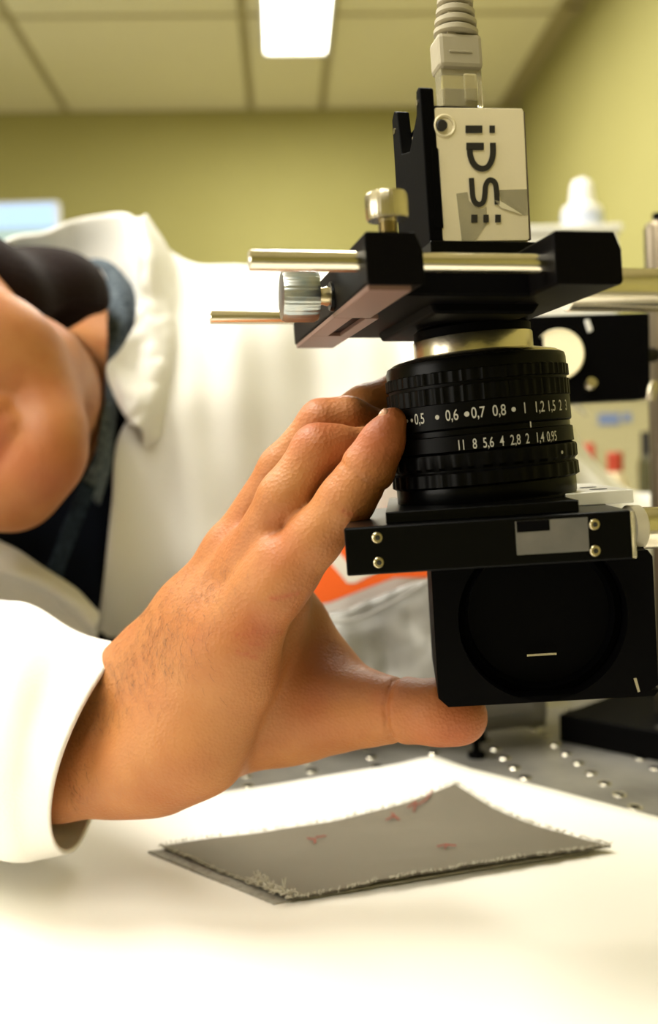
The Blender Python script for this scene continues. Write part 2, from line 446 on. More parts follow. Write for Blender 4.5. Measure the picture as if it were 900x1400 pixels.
for k in range(170):
    t = random.random()
    p = cloth_pt(1, t) + Vector((0, 0, .001)); thread(p, Vector((random.uniform(-.5, .5), 1, random.uniform(0, .5))).normalized(), random.uniform(.001, .0025))
    p = cloth_pt(t, 1) + Vector((0, 0, .001)); thread(p, Vector((1, random.uniform(-.5, .5), random.uniform(0, .5))).normalized(), random.uniform(.001, .0025))
for k in range(70):   # torn tuft near the front corner
    t = random.uniform(0.0, .10); s = random.uniform(.03, .3); p = cloth_pt(.03 + random.random() * .26, -.005 + random.random() * .02) + Vector((0, 0, .002))
    thread(p, Vector((random.uniform(-1, 1), random.uniform(-1, .3), random.uniform(0, .9))).normalized(), random.uniform(.002, .006), .0003)
fr = obj('frayed_threads', bm, M_thread, ct); fr['kind'] = 'stuff'; fr['label'] = 'pale frayed threads along the cut edges'
def pen(pts):
    bm = bmesh.new(); q = [cloth_pt(s, t, .00145 + .0003, False) for s, t in pts]; tube(bm, q, .00035, 5)
    obj('red_mark', bm, M_red, ct)['label'] = 'faint red pen mark'
def st(px, py):
    q = on_table(px, py, PZ); A = np.array([[(Lc - Fc).x, (Rc - Fc).x], [(Lc - Fc).y, (Rc - Fc).y]]); r = np.linalg.solve(A, [q.x - Fc.x, q.y - Fc.y]); return float(r[0]), float(r[1])
def penpx(pp):
    a = [st(*p) for p in pp]; out = []
    for (s0, t0), (s1, t1) in zip(a[:-1], a[1:]): out += [(s0 + (s1 - s0) * k / 6, t0 + (t1 - t0) * k / 6) for k in range(6)]
    pen(out + [a[-1]])
for g in ([(420, 1151), (432, 1153), (430, 1158)], [(432, 1150), (446, 1148)], [(528, 1128), (540, 1124)], [(536, 1122), (546, 1128)],
          [(558, 1118), (570, 1113), (566, 1121)], [(572, 1116), (584, 1112), (592, 1106)], [(598, 1163), (612, 1160), (608, 1166)], [(612, 1161), (624, 1162)]): penpx(g)
adopt(ct)

# ---------------------------------------------------------------- rig frame
O = P(660, 620, .41)
def frame(tilt, yaw=YAW, lean=-.045):
    ex = Vector((math.cos(yaw), math.sin(yaw), tilt)); ey = Vector((-math.sin(yaw), math.cos(yaw), 0)); ez = Vector((lean, 0, 1)).normalized()
    def T(u, v, w_): return O + ex * u + ey * v + ez * w_
    Mi = Matrix((ex, ey, ez)).transposed().inverted()
    def UW(px, py, v):
        a = Mi @ (CP - O); r = Mi @ (P(px, py, 1) - CP); k = (v - a.y) / r.y; q = a + r * k; return q.x, q.z
    return T, UW, ex, ey, ez
RT, RU, EX, EY, EZ = frame(-.008)
YLOW = math.radians(-4)
PT, PU, PX, PY, PZv = frame(.040, YLOW)
LZ = (CU * math.cos(math.radians(2.4)) - CR * math.sin(math.radians(2.4)))      # lens axis leans a little to the left
LZ = Vector((-.070, 0, 1)).normalized()
def rbox(bm, pxa, pxb, pya, pyb, v0, v1, vp=None, T=RT, U=RU):
    vp = v0 if vp is None else vp
    u0, w1 = U(pxa, pya, vp); u1, w0 = U(pxb, pyb, vp)
    abox(bm, u0, u1, v0, v1, w0, w1, T); return u0, u1, w0, w1

# ---- cage mount: two clamp arms, cross block, rods, thumbscrews
cg = thing('cage_mount', 'black cage mount with two clamp arms on thin steel rods holding the camera', 'camera mount', tuple(RT(0, 0, .04)))
VF, VB = -.084, .084
def arm(pxa, pxb, pya, pyb, name, m, notch=None):
    u0, w1 = RU(pxa, pya, VF); u1, w0 = RU(pxb, pyb, VF)
    bm = bmesh.new(); c = .0022
    prism(bm, [(u0 + c * .3, w0), (u1 - c * .4, w0), (u1, w0 + c * .5), (u1, w1 - c * 2.5), (u1 - c, w1), (u0 + c * .3, w1), (u0, w1 - c * .3), (u0, w0 + c * .3)],
          lambda p, q, a: RT(p, a, q), VF, VB)
    o = bevel(obj(name, bm, m, cg), .0006); return u0, u1, w0, w1
lu0, lu1, lw0, lw1 = arm(498, 582, 316, 389, 'clamp_arm', M_blackrim)
ru0, ru1, rw0, rw1 = arm(757, 853, 315, 389, 'clamp_arm', M_blackrim)
# raised underside lands, warm reflected light painted in their colour, dark slot left between
for (a, b, v0, v1) in ((lu0 + .0005, lu1 - .004, VF + .002, -.02), (lu0 + .0005, lu0 + .0075, -.02, .035), (lu1 - .0055, lu1 - .0005, -.018, .035), (lu0 + .0005, lu1 - .0005, .035, VB - .002)):
    bm = bmesh.new(); abox(bm, a, b, v0, v1, lw0 - .0016, lw0 + .0005, RT); bevel(obj('underside_land', bm, M_land, cg), .0003)
# socket screws on the upper faces of the arms
for (a, v) in ((lu0 + .010, -.03), (ru0 + .011, -.03), (ru0 + .011, .03), (lu0 + .010, .03)):
    bm = bmesh.new(); lathe(bm, RT(a, v, lw1 - .0005), EZ, [(.003, 0), (.003, .002), (.0026, .0024), (.0014, .0024), (.0014, .0008)], 20); obj('socket_screw', bm, M_blackgloss, cg, auto=35)
# centre block between the arms with the lens throat under it
bm = bmesh.new(); abox(bm, lu1 - .001, ru0 + .001, -.060, .060, lw0 + .0005, lw1 - .006, RT); bevel(obj('cross_block', bm, M_black, cg), .001)
bm = bmesh.new()
uu0, ww1 = RU(590, 388, -.04); uu1, ww0 = RU(742, 430, -.04)
prism(bm, [(uu0, ww0), (uu1 - .004, ww0), (uu1 + .003, ww1 - .001), (uu1 + .003, ww1 + .004), (uu0 - .003, ww1 + .004), (uu0 - .003, ww1 - .002)], lambda p, q, a: RT(p, a, q), -.042, .045)
bevel(obj('lens_bracket', bm, M_black, cg), .001)
def rod_part(pa, pb, r, m=M_rod, parent=cg, name='cage_rod', n=40):
    bm = bmesh.new(); rod(bm, pa, pb, r, n); return obj(name, bm, m, parent, auto=40)
a, wv = RU(340, 356, -.074); rod_part(RT(a, -.074, wv), RT(ru0 + .004, -.074, wv), .0032)
a, w2 = RU(287, 434, .078); rod_part(RT(a, .078, w2), RT(ru1 - .004, .078, w2), .0030)
def thumbscrew(c, ax, r, h, sl, sr, m):
    t = bmesh.new(); lathe(t, c, ax, [(r * .93, 0), (r, h * .1), (r, h * .86), (r * .92, h * .98), (r * .5, h * 1.0)], 96, teeth={1: (32, r * .035), 2: (32, r * .035)})
    k = obj('thumbscrew', t, m, cg, auto=35)
    t = bmesh.new(); lathe(t, c - ax * sl, ax, [(sr, 0)] + [(sr * (.86 if i % 2 else 1), sl * (i + .5) / 13) for i in range(12)] + [(sr, sl + .001)], 24); obj('screw_thread', t, M_brass, k, auto=60)
a, h0 = RU(531, 315, -.074); _, h1 = RU(531, 301, -.074); _, h2 = RU(531, 264, -.074)
thumbscrew(RT(a, -.074, h1), EZ, .0068, h2 - h1, h1 - h0 + .002, .0032, M_nickel)
k0, kw = RU(434, 405, -.022); k1, _ = RU(384, 405, -.022)
thumbscrew(RT(k0, -.022, kw), -EX, .0094, k0 - k1, .018, .0036, mat('zinc_knurl', (.46, .47, .44), .3, 1.0, col2=(.32, .38, .42), nscale=200))
bm = bmesh.new(); lathe(bm, RT(k0 + .0045, -.022, kw), EX, [(.0052, 0), (.0055, .001), (.0055, .018)], 30); obj('screw_boss', bm, M_blackgloss, cg, auto=40)
adopt(cg)

# ---- industrial camera
VC = -.040
cm = thing('industrial_camera', 'small champagne box camera with black lettering bolted upright on the mount', 'camera', tuple(RT(0, VC, .08)))
cu0, cw1 = RU(592, 148, VC); cu1, cw0 = RU(725, 333, VC)
bm = bmesh.new(); abox(bm, cu0 + .0003, cu1, VC + .0012, VC + .036, cw0, cw1, RT); bevel(obj('housing', bm, M_face, cm), .0008)
bm = bmesh.new(); abox(bm, cu0, cu1 + .0002, VC + .0006, VC + .036, cw1, cw1 + .0012, RT); bevel(obj('top_plate', bm, M_blackgloss, cm), .0003)
def cpx(cx_, cy_): return RU(560 + cx_ / 4.5, 120 + cy_ / 4.5, VC)
# face plate with a rounded notch round the corner screw and a stepped left edge
fp = [(145, 145), (160, 124), (690, 130), (700, 150), (735, 930), (725, 942), (215, 948), (200, 935), (190, 868), (206, 862), (176, 382), (158, 376), (150, 300)]
bm = bmesh.new(); prism(bm, [cpx(*q) for q in fp], lambda p, q, a: RT(p, a, q), VC - .0006, VC + .0014)
bevel(obj('face_plate', bm, mat('champagne_face', (.70, .62, .42), .55, .1, bump=.05, bscale=900), cm), .0003)
bm = bmesh.new(); prism(bm, [cpx(*q) for q in [(700, 150), (708, 150), (748, 935), (738, 935)]], lambda p, q, a: RT(p, a, q), VC - .0002, VC + .0016)
obj('seam', bm, mat('seam_dark', (.10, .075, .05), .6), cm)  # dark seam strip down the right edge of the face
sc = cpx(193, 238)
bm = bmesh.new(); lathe(bm, RT(sc[0] + .0012, VC - .0004, sc[1]), -EY, [(.0042, -.0004), (.0042, .0004), (.0036, .0009), (.0030, .0005), (.0030, 0)], 36); k = obj('screw_recess', bm, M_face, cm, auto=30)
bm = bmesh.new(); lathe(bm, RT(sc[0], VC - .0010, sc[1]), -EY, [(.0020, -.001), (.0020, .0006), (.0016, .0009)], 24); obj('corner_screw_and_glint', bm, M_ink, cm, auto=30)
def ink(polys, name, vf=VC - .0010, m=M_ink, parent=cm, th=.00018, conv=cpx, T=RT):
    bm = bmesh.new()
    for poly in polys: prism(bm, [conv(*q) for q in poly], lambda p, q, a: T(p, a, q), vf - th, vf + .0001)
    return obj(name, bm, m, parent)
def stroke(pts, wd, sub=6):
    A = catmull([(x, y) for x, y in pts], sub); out = []
    for i in range(len(A) - 1):
        d0 = A[min(i + 1, len(A) - 1)] - A[max(i - 1, 0)]; d1 = A[min(i + 2, len(A) - 1)] - A[i]
        n0 = np.array([-d0[1], d0[0]]) / np.linalg.norm(d0) * wd / 2; n1_ = np.array([-d1[1], d1[0]]) / np.linalg.norm(d1) * wd / 2
        out.append([A[i] + n0, A[i + 1] + n1_, A[i + 1] - n1_, A[i] - n0])
    return out
def R4(a, b, c, d): return [(a, b), (c, b), (c, d), (a, d)]
ink([R4(340, 238, 443, 284), R4(487, 238, 520, 283)], 'letter_i')
ink([R4(345, 344, 452, 388)] + stroke([(367, 380), (369, 420), (384, 462), (410, 492), (443, 503), (475, 492), (498, 455), (508, 410), (508, 344)], 35), 'letter_d')
ink(stroke([(376, 560), (380, 620), (386, 680), (402, 712), (428, 722), (450, 704), (459, 660), (463, 610), (478, 578), (500, 573), (522, 592), (530, 640), (534, 722)], 31), 'letter_s')
ink([R4(375, 785, 412, 832), R4(450, 785, 482, 832), R4(522, 785, 556, 832)], 'three_dots')
ink([[(285, 655), (352, 646), (362, 700), (400, 735), (440, 750), (470, 735), (474, 838), (430, 900), (390, 962), (322, 966)]], 'frosted_tape', VC - .0007, M_tape)
ink([[(545, 634), (718, 628), (724, 785), (690, 785), (560, 705)]], 'frosted_tape', VC - .0007, M_tape)
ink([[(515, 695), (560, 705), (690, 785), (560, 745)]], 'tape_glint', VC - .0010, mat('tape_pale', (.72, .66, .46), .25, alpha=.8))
# bracket plate on the left side, two prongs at its top
def bz(py, v, px=580): return RU(px, py, v)[1]
bu1 = cu0 + .0004; bu0 = bu1 - .0050
poly = [(VC - .001, bz(335, VC)), (VC - .001, bz(122, VC)), (VC + .001, bz(118, VC)), (VC + .004, bz(120, VC)), (VC + .0055, bz(150, VC)), (VC + .018, bz(186, VC)), (VC + .030, bz(176, VC)), (VC + .033, bz(110, VC)), (VC + .037, bz(104, VC)), (VC + .041, bz(112, VC)), (VC + .043, bz(335, VC))]
bm = bmesh.new(); prism(bm, poly, lambda p, q, a: RT(a, p, q), bu0, bu1)
bevel(obj('bracket', bm, M_black, cm), .0005)
bm = bmesh.new(); a0, b0 = RU(597, 210, VC); a1, b1 = RU(608, 325, VC)
prism(bm, [cpx(135, 376), cpx(168, 376), cpx(204, 865), cpx(150, 870)], lambda p, q, a: RT(p, a, q), VC - .0012, VC + .001); obj('bracket_flange', bm, M_black, cm)
bm = bmesh.new(); abox(bm, bu0, cu1 + .004, VC - .002, VC + .045, lw1 - .007, cw0 + .0002, RT); bevel(obj('foot', bm, M_blackgloss, cm), .0005)
for v, wz in ((VC + .003, bz(122, VC)), (VC + .037, bz(118, VC))):
    bm = bmesh.new(); lathe(bm, RT(bu0 + .0001, v, wz - .004), -EX, [(.0012, -.001), (.0012, .0006)], 16); obj('pin', bm, M_nickel, cm)
adopt(cm)

# ---- network cable
nc = thing('network_cable', 'beige network cable with a clear plug standing in the top of the camera', 'cable', tuple(RT(.0, -.02, .14)))
VP = -.026
def nbox(name, pxa, pxb, pya, pyb, v0, v1, m, bev=.0006):
    bm = bmesh.new(); rbox(bm, pxa, pxb, pya, pyb, v0, v1, VP); return bevel(obj(name, bm, m, nc), bev)
nbox('plug', 602, 662, 88, 147, VP, VP + .008, M_clear)
nbox('contact_block', 608, 656, 118, 146, VP + .002, VP + .006, M_boot)
nbox('latch', 632, 652, 102, 140, VP - .0018, VP - .0006, M_clear)
nbox('boot', 597, 660, 46, 96, VP - .002, VP + .011, M_boot, .0016)
nbox('boot_lip', 612, 644, 71, 76, VP - .0026, VP - .0015, M_boot, .0003)
axc = []
for py, wd in ((40, 31), (26, 29), (12, 27), (-2, 25), (-16, 23), (-30, 21)):
    bm = bmesh.new(); u, ww = RU(628 - (46 - py) * .03, py, VP); hw = wd * .375 / 1400
    lathe(bm, RT(u, VP + .0045, ww - .0014), (EZ + EX * .12).normalized(), [(hw * .86, 0), (hw, .0007), (hw, .0022), (hw * .86, .0029)], 32)
    o = obj('strain_rib', bm, M_boot, nc, auto=50)
    # two side bridges that alternate
    bm = bmesh.new(); s = 1 if (py // 14) % 2 else -1
    abox(bm, u + s * hw * .35 - .0016, u + s * hw * .35 + .0016, VP - .0005, VP + .009, ww - .0036, ww - .0010, RT); obj('rib_bridge', bm, M_boot, nc)
u, ww = RU(628, 50, VP); cpts = [RT(u, VP + .0045, ww), RT(u - .001, VP + .0045, ww + .025), RT(u - .001, VP + .006, ww + .06), RT(u + .01, VP + .01, ww + .10), RT(u + .06, VP - .0, ww + .135), RT(u + .14, VP - .02, ww + .11), RT(u + .22, VP - .04, ww + .0), RT(u + .24, VP - .06, ww - .15), RT(u + .25, VP - .07, TABLE - O.z + .004), RT(u + .33, VP - .10, TABLE - O.z + .004 - .0)]
C = [Vector(p) for p in catmull(cpts, 10)]
for p in C: p.z = max(p.z, TABLE + .0050)
bm = bmesh.new(); tube(bm, C, [.0042 if i < 12 else .003 for i in range(len(C))], 14); obj('cable', bm, M_boot, nc, auto=60)
adopt(nc)

# ---- lens
ln = thing('camera_lens', 'large black camera lens with ribbed rings and two rows of white numbers', 'lens', tuple(O))
k41 = .41 / FPX
def lw(py, rr=118):           # height along the lens axis that shows at row py
    a = (CP - O); r = (P(660 - (620 - py) * .045, py, 1) - CP); n_ = Vector((0, 1, 0)); k = (-a.y - rr * k41) / r.y
    q = a + r * k; return q.z / LZ.z
def ring(name, prof, m, n=96, teeth=None, auto=35, parent=ln):
    bm = bmesh.new(); lathe(bm, O, LZ, [(r * k41, lw(y, max(70, min(r, 118)))) for r, y in prof], n, teeth); return obj(name, bm, m, parent, auto=auto)
ring('mount_throat', [(74, 400), (74, 436), (79, 440), (79, 454)], M_black)
ring('silver_ring', [(80, 452), (80.5, 453), (80.5, 478), (79, 480)], M_nickel)
ring('rim_ring', [(88, 476), (110, 479), (116, 482), (118, 486), (118, 494)], M_nickel)
ring('upper_barrel', [(112, 481), (119.5, 484), (121, 490), (121, 504)], M_blackgloss)
ring('ribbed_grip', [(120, 500), (123.5, 502), (123.5, 517), (120, 518), (120, 522), (123.5, 523), (123.5, 545), (120, 546)], M_rubber, 240,
     {1: (60, 2 * k41), 2: (60, 2 * k41), 5: (60, 2 * k41), 6: (60, 2 * k41)})
ring('distance_scale_ring', [(119, 545), (122, 546), (122, 580), (120, 582), (118, 583)], M_rubber)
ring('index_ring', [(117, 582), (119.5, 583), (119.5, 590), (117.5, 591)], M_blackgloss)
ring('aperture_scale_ring', [(119, 590), (122.5, 591.5), (123, 612), (119, 614)], M_rubber)
ring('ribbed_grip', [(118, 613), (125, 616), (126, 619), (126, 634), (122, 638), (122, 640), (126, 643), (126.5, 660), (120, 664)], M_rubber, 240,
     {2: (40, 1.5 * k41), 3: (40, 1.5 * k41), 6: (40, 1.5 * k41), 7: (40, 1.5 * k41)})
ring('lower_barrel', [(121, 662), (121.5, 664), (121.5, 684), (119, 688), (110, 690)], M_blackgloss)
ring('front_ring', [(119, 684), (120.5, 685.5), (120.5, 689), (116, 691)], M_rubber)
def text_mesh(s):
    cu = bpy.data.curves.new('t', 'FONT'); cu.body = s; cu.size = 1; cu.align_x = 'CENTER'; cu.align_y = 'CENTER'; cu.offset = .004
    to = bpy.data.objects.new('t', cu); COL.objects.link(to); dg = bpy.context.evaluated_depsgraph_get(); me = bpy.data.meshes.new_from_object(to.evaluated_get(dg))
    v = [tuple(x.co) for x in me.vertices]; f = [tuple(p.vertices) for p in me.polygons]; bpy.data.objects.remove(to); bpy.data.meshes.remove(me); return v, f
# angular frame of the lens: la points at the viewer, lb to the right
la = (CP - O); la = (la - LZ * la.dot(LZ)).normalized(); lb = LZ.cross(la).normalized()
if lb.dot(CR) < 0: lb = -lb
def engrave(s, px, py, hpx, R, nar=.74, name='engraved_number', xc=657):
    ang = math.asin(max(-1, min(1, (px - xc) / (R * 1.07))))
    sz = hpx * k41 / .72; h = lw(py); r = R * k41 + .00012
    if s == 'dot': v = [(.12 * math.cos(i * PI / 5), .12 * math.sin(i * PI / 5), 0) for i in range(10)]; f = [tuple(range(10))]
    elif s == 'bar': v = [(-.05, -.5, 0), (.05, -.5, 0), (.05, .5, 0), (-.05, .5, 0)]; f = [(0, 1, 2, 3)]
    else: v, f = text_mesh(s)
    V = []
    for x, y, z in v:
        a = ang + x * sz * nar / r
        V.append(O + LZ * (h + y * sz) + la * (r * math.cos(a)) + lb * (r * math.sin(a)))
    raw(name, V, f, M_white, ln)
for s, x in (('0,5', 576), ('0,6', 621), ('0,7', 656), ('0,8', 684), ('1', 718), ('1,2', 738), ('1,5', 755), ('2', 768), ('3', 777)): engrave(s, x, 563, 14, 122)
for x, hp in ((552, 14), (558, 14), (565, 14), (601, 18), (641, 20), (703, 18)): engrave('dot', x, 563, hp, 122, 1, 'engraved_dot')
for s, x in (('11', 630), ('8', 648), ('5,6', 666), ('4', 684), ('2,8', 702), ('2', 718), ('1,4', 735), ('0,95', 752)): engrave(s, x, 605, 13, 123, .64)
engrave('bar', 724, 580, 13, 120.2, 1, 'index_mark')
engrave('dot', 764, 628, 14, 126.6, 1, 'index_dot')
adopt(ln)

# ---- platform under the lens
pl = thing('mounting_platform', 'black slab platform under the lens with socket screws and grey tape on its edge', 'mounting plate', tuple(PT(0, 0, -.03)))
VPf = -.062; VPb = .058
pu0, pw1 = PU(470, 722, VPf); pu1, _ = PU(863, 698, VPf); _, pw0 = PU(475, 788, VPf)
bm = bmesh.new(); abox(bm, pu0, pu1, VPf, VPb, pw0, pw1, PT); bevel(obj('slab', bm, M_blackgloss, pl), .0007)
ta, tw = PU(527, 699, VPf + .006); tb_, _ = PU(792, 690, VPf + .006)
bm = bmesh.new(); abox(bm, ta, tb_, VPf + .006, VPb + .004, pw1, pw1 + .0042, PT); bevel(obj('upper_plate', bm, M_blackgloss, pl), .0004)
ra, _ = PU(780, 690, 0); rb, _ = PU(884, 690, -.004)
bm = bmesh.new(); abox(bm, tb_ + .0008, pu1 + .010, -.022, VPb + .006, pw1, pw1 + .0050, PT); bevel(obj('end_plate', bm, mat('pale_anodised', (.85, .83, .78), .35, .3), pl), .0004)
for v in (-.004, .018):
    bm = bmesh.new(); lathe(bm, PT(pu1 + .0005, v, pw1 + .0048), EZ, [(.0034, 0), (.0034, .0004), (.0024, .0003), (.0024, .0001)], 24); k = obj('screw_hole', bm, M_ink, pl)
def socket(px, py, v, r, parent, T=PT, U=PU, m=M_brass):
    u, ww = U(px, py, v); c = T(u, v, ww)
    bm = bmesh.new(); lathe(bm, c + EY * .0006, -EY, [(r, 0), (r, .0009), (r * .85, .0012), (r * .48, .0012), (r * .48, .0002)], 28); o = obj('socket_screw', bm, m, parent, auto=30)
    bm = bmesh.new(); lathe(bm, c - EY * .0002, -EY, [(r * .5, 0), (r * .5, .0006), (r * .2, .0007)], 6); obj('hex_socket', bm, M_ink, o)
for x, y in ((516, 735), (518, 769), (813, 717), (814, 753)): socket(x, y, VPf, .0019, pl)
bm = bmesh.new(); a0, b1 = PU(704, 713, VPf); a1, b0 = PU(806, 753, VPf); abox(bm, a0, a1, VPf - .0004, VPf + .0002, b0, b1, PT); obj('grey_tape', bm, M_greytape, pl)
bm = bmesh.new(); a0, b1 = PU(706, 713, VPf); a1, b0 = PU(752, 725, VPf); abox(bm, a0, a1, VPf - .0006, VPf + .0002, b0, b1, PT); obj('tape_overlap', bm, M_black, pl)
bm = bmesh.new(); abox(bm, pu1 - .0002, pu1 + .0012, VPf - .0004, VPf + .0016, pw0 + .0004, pw1 - .0004, PT); bevel(obj('clear_edge_tape', bm, M_clear, pl), .0004)
adopt(pl)

# ---- cube with a round opening
cb = thing('cage_cube', 'square black metal cube with a round opening hanging below the platform', 'optical cube', tuple(PT(0, 0, -.09)))
QT, QU, QX, QY, QZ = frame(.045, YLOW, -.035)
VQ = -.036; VQb = .040
qu0, qw1 = QU(589, 770, VQ); qu1, _ = QU(893, 765, VQ); _, qw0 = QU(740, 960, VQ)
cxu, cxw = QU(742, 845, VQ); Rb = 112 * .385 / 1400
# front plate with a real bore: ring of quads between the circle and the square
def plate_with_bore(name, T, u0, u1, w0, w1, v0, v1, cu_, cw_, R, m, parent, n=96, cham=.002):
    bm = bmesh.new(); outer = []; inner = []
    for i in range(n):
        t = 2 * PI * i / n; dx, dz = math.cos(t), math.sin(t)
        ks = []
        if dx > 1e-9: ks.append((u1 - cu_) / dx)
        if dx < -1e-9: ks.append((u0 - cu_) / dx)
        if dz > 1e-9: ks.append((w1 - cw_) / dz)
        if dz < -1e-9: ks.append((w0 - cw_) / dz)
        k = min(ks); outer.append((cu_ + dx * k, cw_ + dz * k)); inner.append((cu_ + dx * R, cw_ + dz * R))
    g = {}
    for lab, pts in (('o', outer), ('i', inner)):
        for vv in (v0, v1): g[lab, vv] = [bm.verts.new(T(p, vv, q)) for p, q in pts]
    for i in range(n):
        j = (i + 1) % n
        bm.faces.new((g['o', v0][i], g['o', v0][j], g['i', v0][j], g['i', v0][i])); bm.faces.new((g['o', v1][i], g['i', v1][i], g['i', v1][j], g['o', v1][j]))
        bm.faces.new((g['o', v0][i], g['o', v1][i], g['o', v1][j], g['o', v0][j])); bm.faces.new((g['i', v0][i], g['i', v0][j], g['i', v1][j], g['i', v1][i]))
    return obj(name, bm, m, parent)
ch = .0022
plate_with_bore('front_plate', QT, qu0 + ch, qu1, qw0 + ch, pw0 - .0002, VQ, VQ + .012, cxu, cxw, Rb, M_black, cb)
bm = bmesh.new(); prism(bm, [(qu0, qw0 + ch * 1.6), (qu0 + ch * 1.6, qw0), (qu1 - ch * .8, qw0), (qu1, qw0 + ch * .8), (qu1, qw0 + ch + .0001), (qu0 + ch, qw0 + ch + .0001), (qu0 + ch, pw0 - .0002), (qu0, pw0 - .0002)], lambda p, q, a: QT(p, a, q), VQ, VQ + .012)
obj('chamfered_border', bm, M_black, cb)
bm = bmesh.new(); prism(bm, [(qu0, qw0 + ch * 1.6), (qu0 + ch * 1.6, qw0), (qu1 - ch * .8, qw0), (qu1, qw0 + ch * .8), (qu1, pw0 - .0002), (qu0, pw0 - .0002)], lambda p, q, a: QT(p, a, q), VQ + .0122, VQb)
bevel(obj('cube_body', bm, M_black, cb), .0006)
bm = bmesh.new(); lathe(bm, QT(cxu, VQ + .0118, cxw), -QY, [(Rb * .98, 0), (Rb * .98, .003), (Rb * .90, .004), (Rb * .86, .0004)], 72, closed=False); obj('retaining_ring', bm, M_blackgloss, cb, auto=30)
# thin metal slivers painting the slit highlights, one at the lower right corner
u, ww = QU(741, 895, VQ + .008); bm = bmesh.new(); abox(bm, u - .0055, u + .0055, VQ + .0080, VQ + .0085, ww - .0004, ww + .0004, QT); obj('slit_glint', bm, M_nickel, cb)
bm = bmesh.new(); prism(bm, [QU(*q, VQ) for q in ((866, 927), (870, 926), (875, 945), (872, 946))], lambda p, q, a: QT(p, a, q), VQ - .0006, VQ + .0002); obj('corner_screw_and_glint', bm, M_nickel, cb)
adopt(cb)

# ---- support rods going off to the right, on a post outside the view
sp = thing('support_stand', 'thick polished support arms running right from the clamps to their stand', 'stand', (.36, .58, TABLE))
u0, wa = RU(786, 396, .092)
pa = RT(u0 - .004, .092, wa); pb = RT(u0 + .17, .092, wa)
rod_part(pa, pb, .0108, M_rod, sp, 'upper_arm_rod', 48)
u0, wb = RU(869, 722, -.03)
# the lower arm bends back to the same post
pc = RT(u0, -.03, wb); pd = RT(u0 + .14, -.03, wb)
rod_part(pc, pd, .0080, M_rod, sp, 'lower_arm_rod', 48)
bm = bmesh.new(); lathe(bm, RT(u0 - .004, -.03, wb), EX, [(.0072, 0), (.0088, .0008), (.0088, .0052), (.0080, .006)], 40); obj('collar', bm, mat('pale_nylon', (.55, .50, .38), .4), sp, auto=35)
bm = bmesh.new(); a = RT(u0 + .155, 0, 0); q = Vector((pb.x + .0, 0, 0))
px_ = pb.x + .012; py0, py1 = pd.y, pb.y
rod(bm, Vector((px_, pb.y, TABLE)), Vector((px_, pb.y, pb.z + .05)), .0125); obj('post', bm, M_rod, sp, auto=40)
bm = bmesh.new(); abox(bm, px_ - .02, px_ + .02, pb.y - .02, pb.y + .02, pb.z - .02, pb.z + .02); bevel(obj('clamp_block', bm, M_black, sp), .001)
bm = bmesh.new(); abox(bm, px_ - .02, px_ + .02, min(py0, py1) - .02, max(py0, py1) + .02, pd.z - .016, pd.z + .016); bevel(obj('clamp_block', bm, M_black, sp), .001)
bm = bmesh.new(); abox(bm, px_ - .03, px_ + .06, pb.y - .035, pb.y + .04, TABLE, TABLE + .01); bevel(obj('base', bm, M_black, sp), .001)
adopt(sp)

# ---- post with base plate at the right edge
bp0 = on_table(765, 1014)
post = thing('post_on_base', 'grey steel post with a knob on top standing on a black base plate at right', 'post', (bp0.x + .08, bp0.y + .03, TABLE))
bm = bmesh.new()
a1v = Vector((math.cos(math.radians(-45)), math.sin(math.radians(-45)), 0)); a2v = Vector((-a1v.y, a1v.x, 0))
def BT(a, b, c): return bp0 + a1v * a + a2v * b + Vector((0, 0, c))
abox(bm, 0, .11, 0, .11, 0, .0195, BT); bevel(obj('base_plate', bm, M_black, post), .001)
bm = bmesh.new(); lathe(bm, BT(.072, .012, .0194), Vector((0, 0, 1)), [(.006, 0), (.006, .0004), (.004, .0004)], 24); obj('base_screw', bm, M_ink, post)
pt = P(906, 304, bp0.y + .0); pb_ = BT(.060, .052, .0194)
bm = bmesh.new(); Lp = (pt - pb_).length; lathe(bm, pb_, pt - pb_, [(.0125, 0), (.0125, Lp - .004), (.011, Lp - .001), (.009, Lp)], 48); obj('post', bm, mat('brown_grey_steel', (.13, .105, .07), .3, .9), post, auto=35)
bm = bmesh.new(); d_ = (pt - pb_).normalized(); k_ = pt + CR * (-.004); lathe(bm, k_ - d_ * .001, d_, [(.0022, 0), (.0022, .003), (.0028, .0032), (.0030, .006), (.0024, .0072)], 20); obj('top_knob', bm, M_blackrim, post, auto=35)
adopt(post)

# ---- black mirror mount behind the lens
mm = thing('mirror_mount', 'black square mount with a pale round optic standing behind the lens', 'mirror mount', tuple(P(770, 500, .63)))
DM = .63
def MP(px, py, dd=0): return P(px, py, DM) + Vector((-.03 * dd, dd, 0))
bm = bmesh.new(); box8(bm, [MP(664, 556), MP(891, 545), MP(891, 545, .03), MP(664, 556, .03), MP(664, 434), MP(889, 427), MP(889, 427, .03), MP(664, 434, .03)]); bevel(obj('mount_plate', bm, M_black, mm), .0015)
fn = (CP - P(764, 484, DM)).normalized()
bm = bmesh.new(); lathe(bm, MP(763, 485, -.0005), Vector((-.25, -1, .05)).normalized(), [(.0158, -.006), (.0158, .001), (.0150, .0022), (.0148, .0016)], 56); obj('optic', bm, M_mirror, mm, auto=30)
bm = bmesh.new(); prism(bm, [(799, 438), (805, 437), (810, 452), (804, 455)], lambda p, q, a: MP(p, q, a), -.002, .001); bevel(obj('adjuster_slot', bm, M_whitemetal, mm), .0005)
bm = bmesh.new(); lathe(bm, MP(804, 530), Vector((.2, -1, .5)).normalized(), [(.0030, -.004), (.0030, .002), (.0040, .004), (.0034, .007)], 20); obj('adjuster_knob', bm, M_nickel, mm, auto=30)
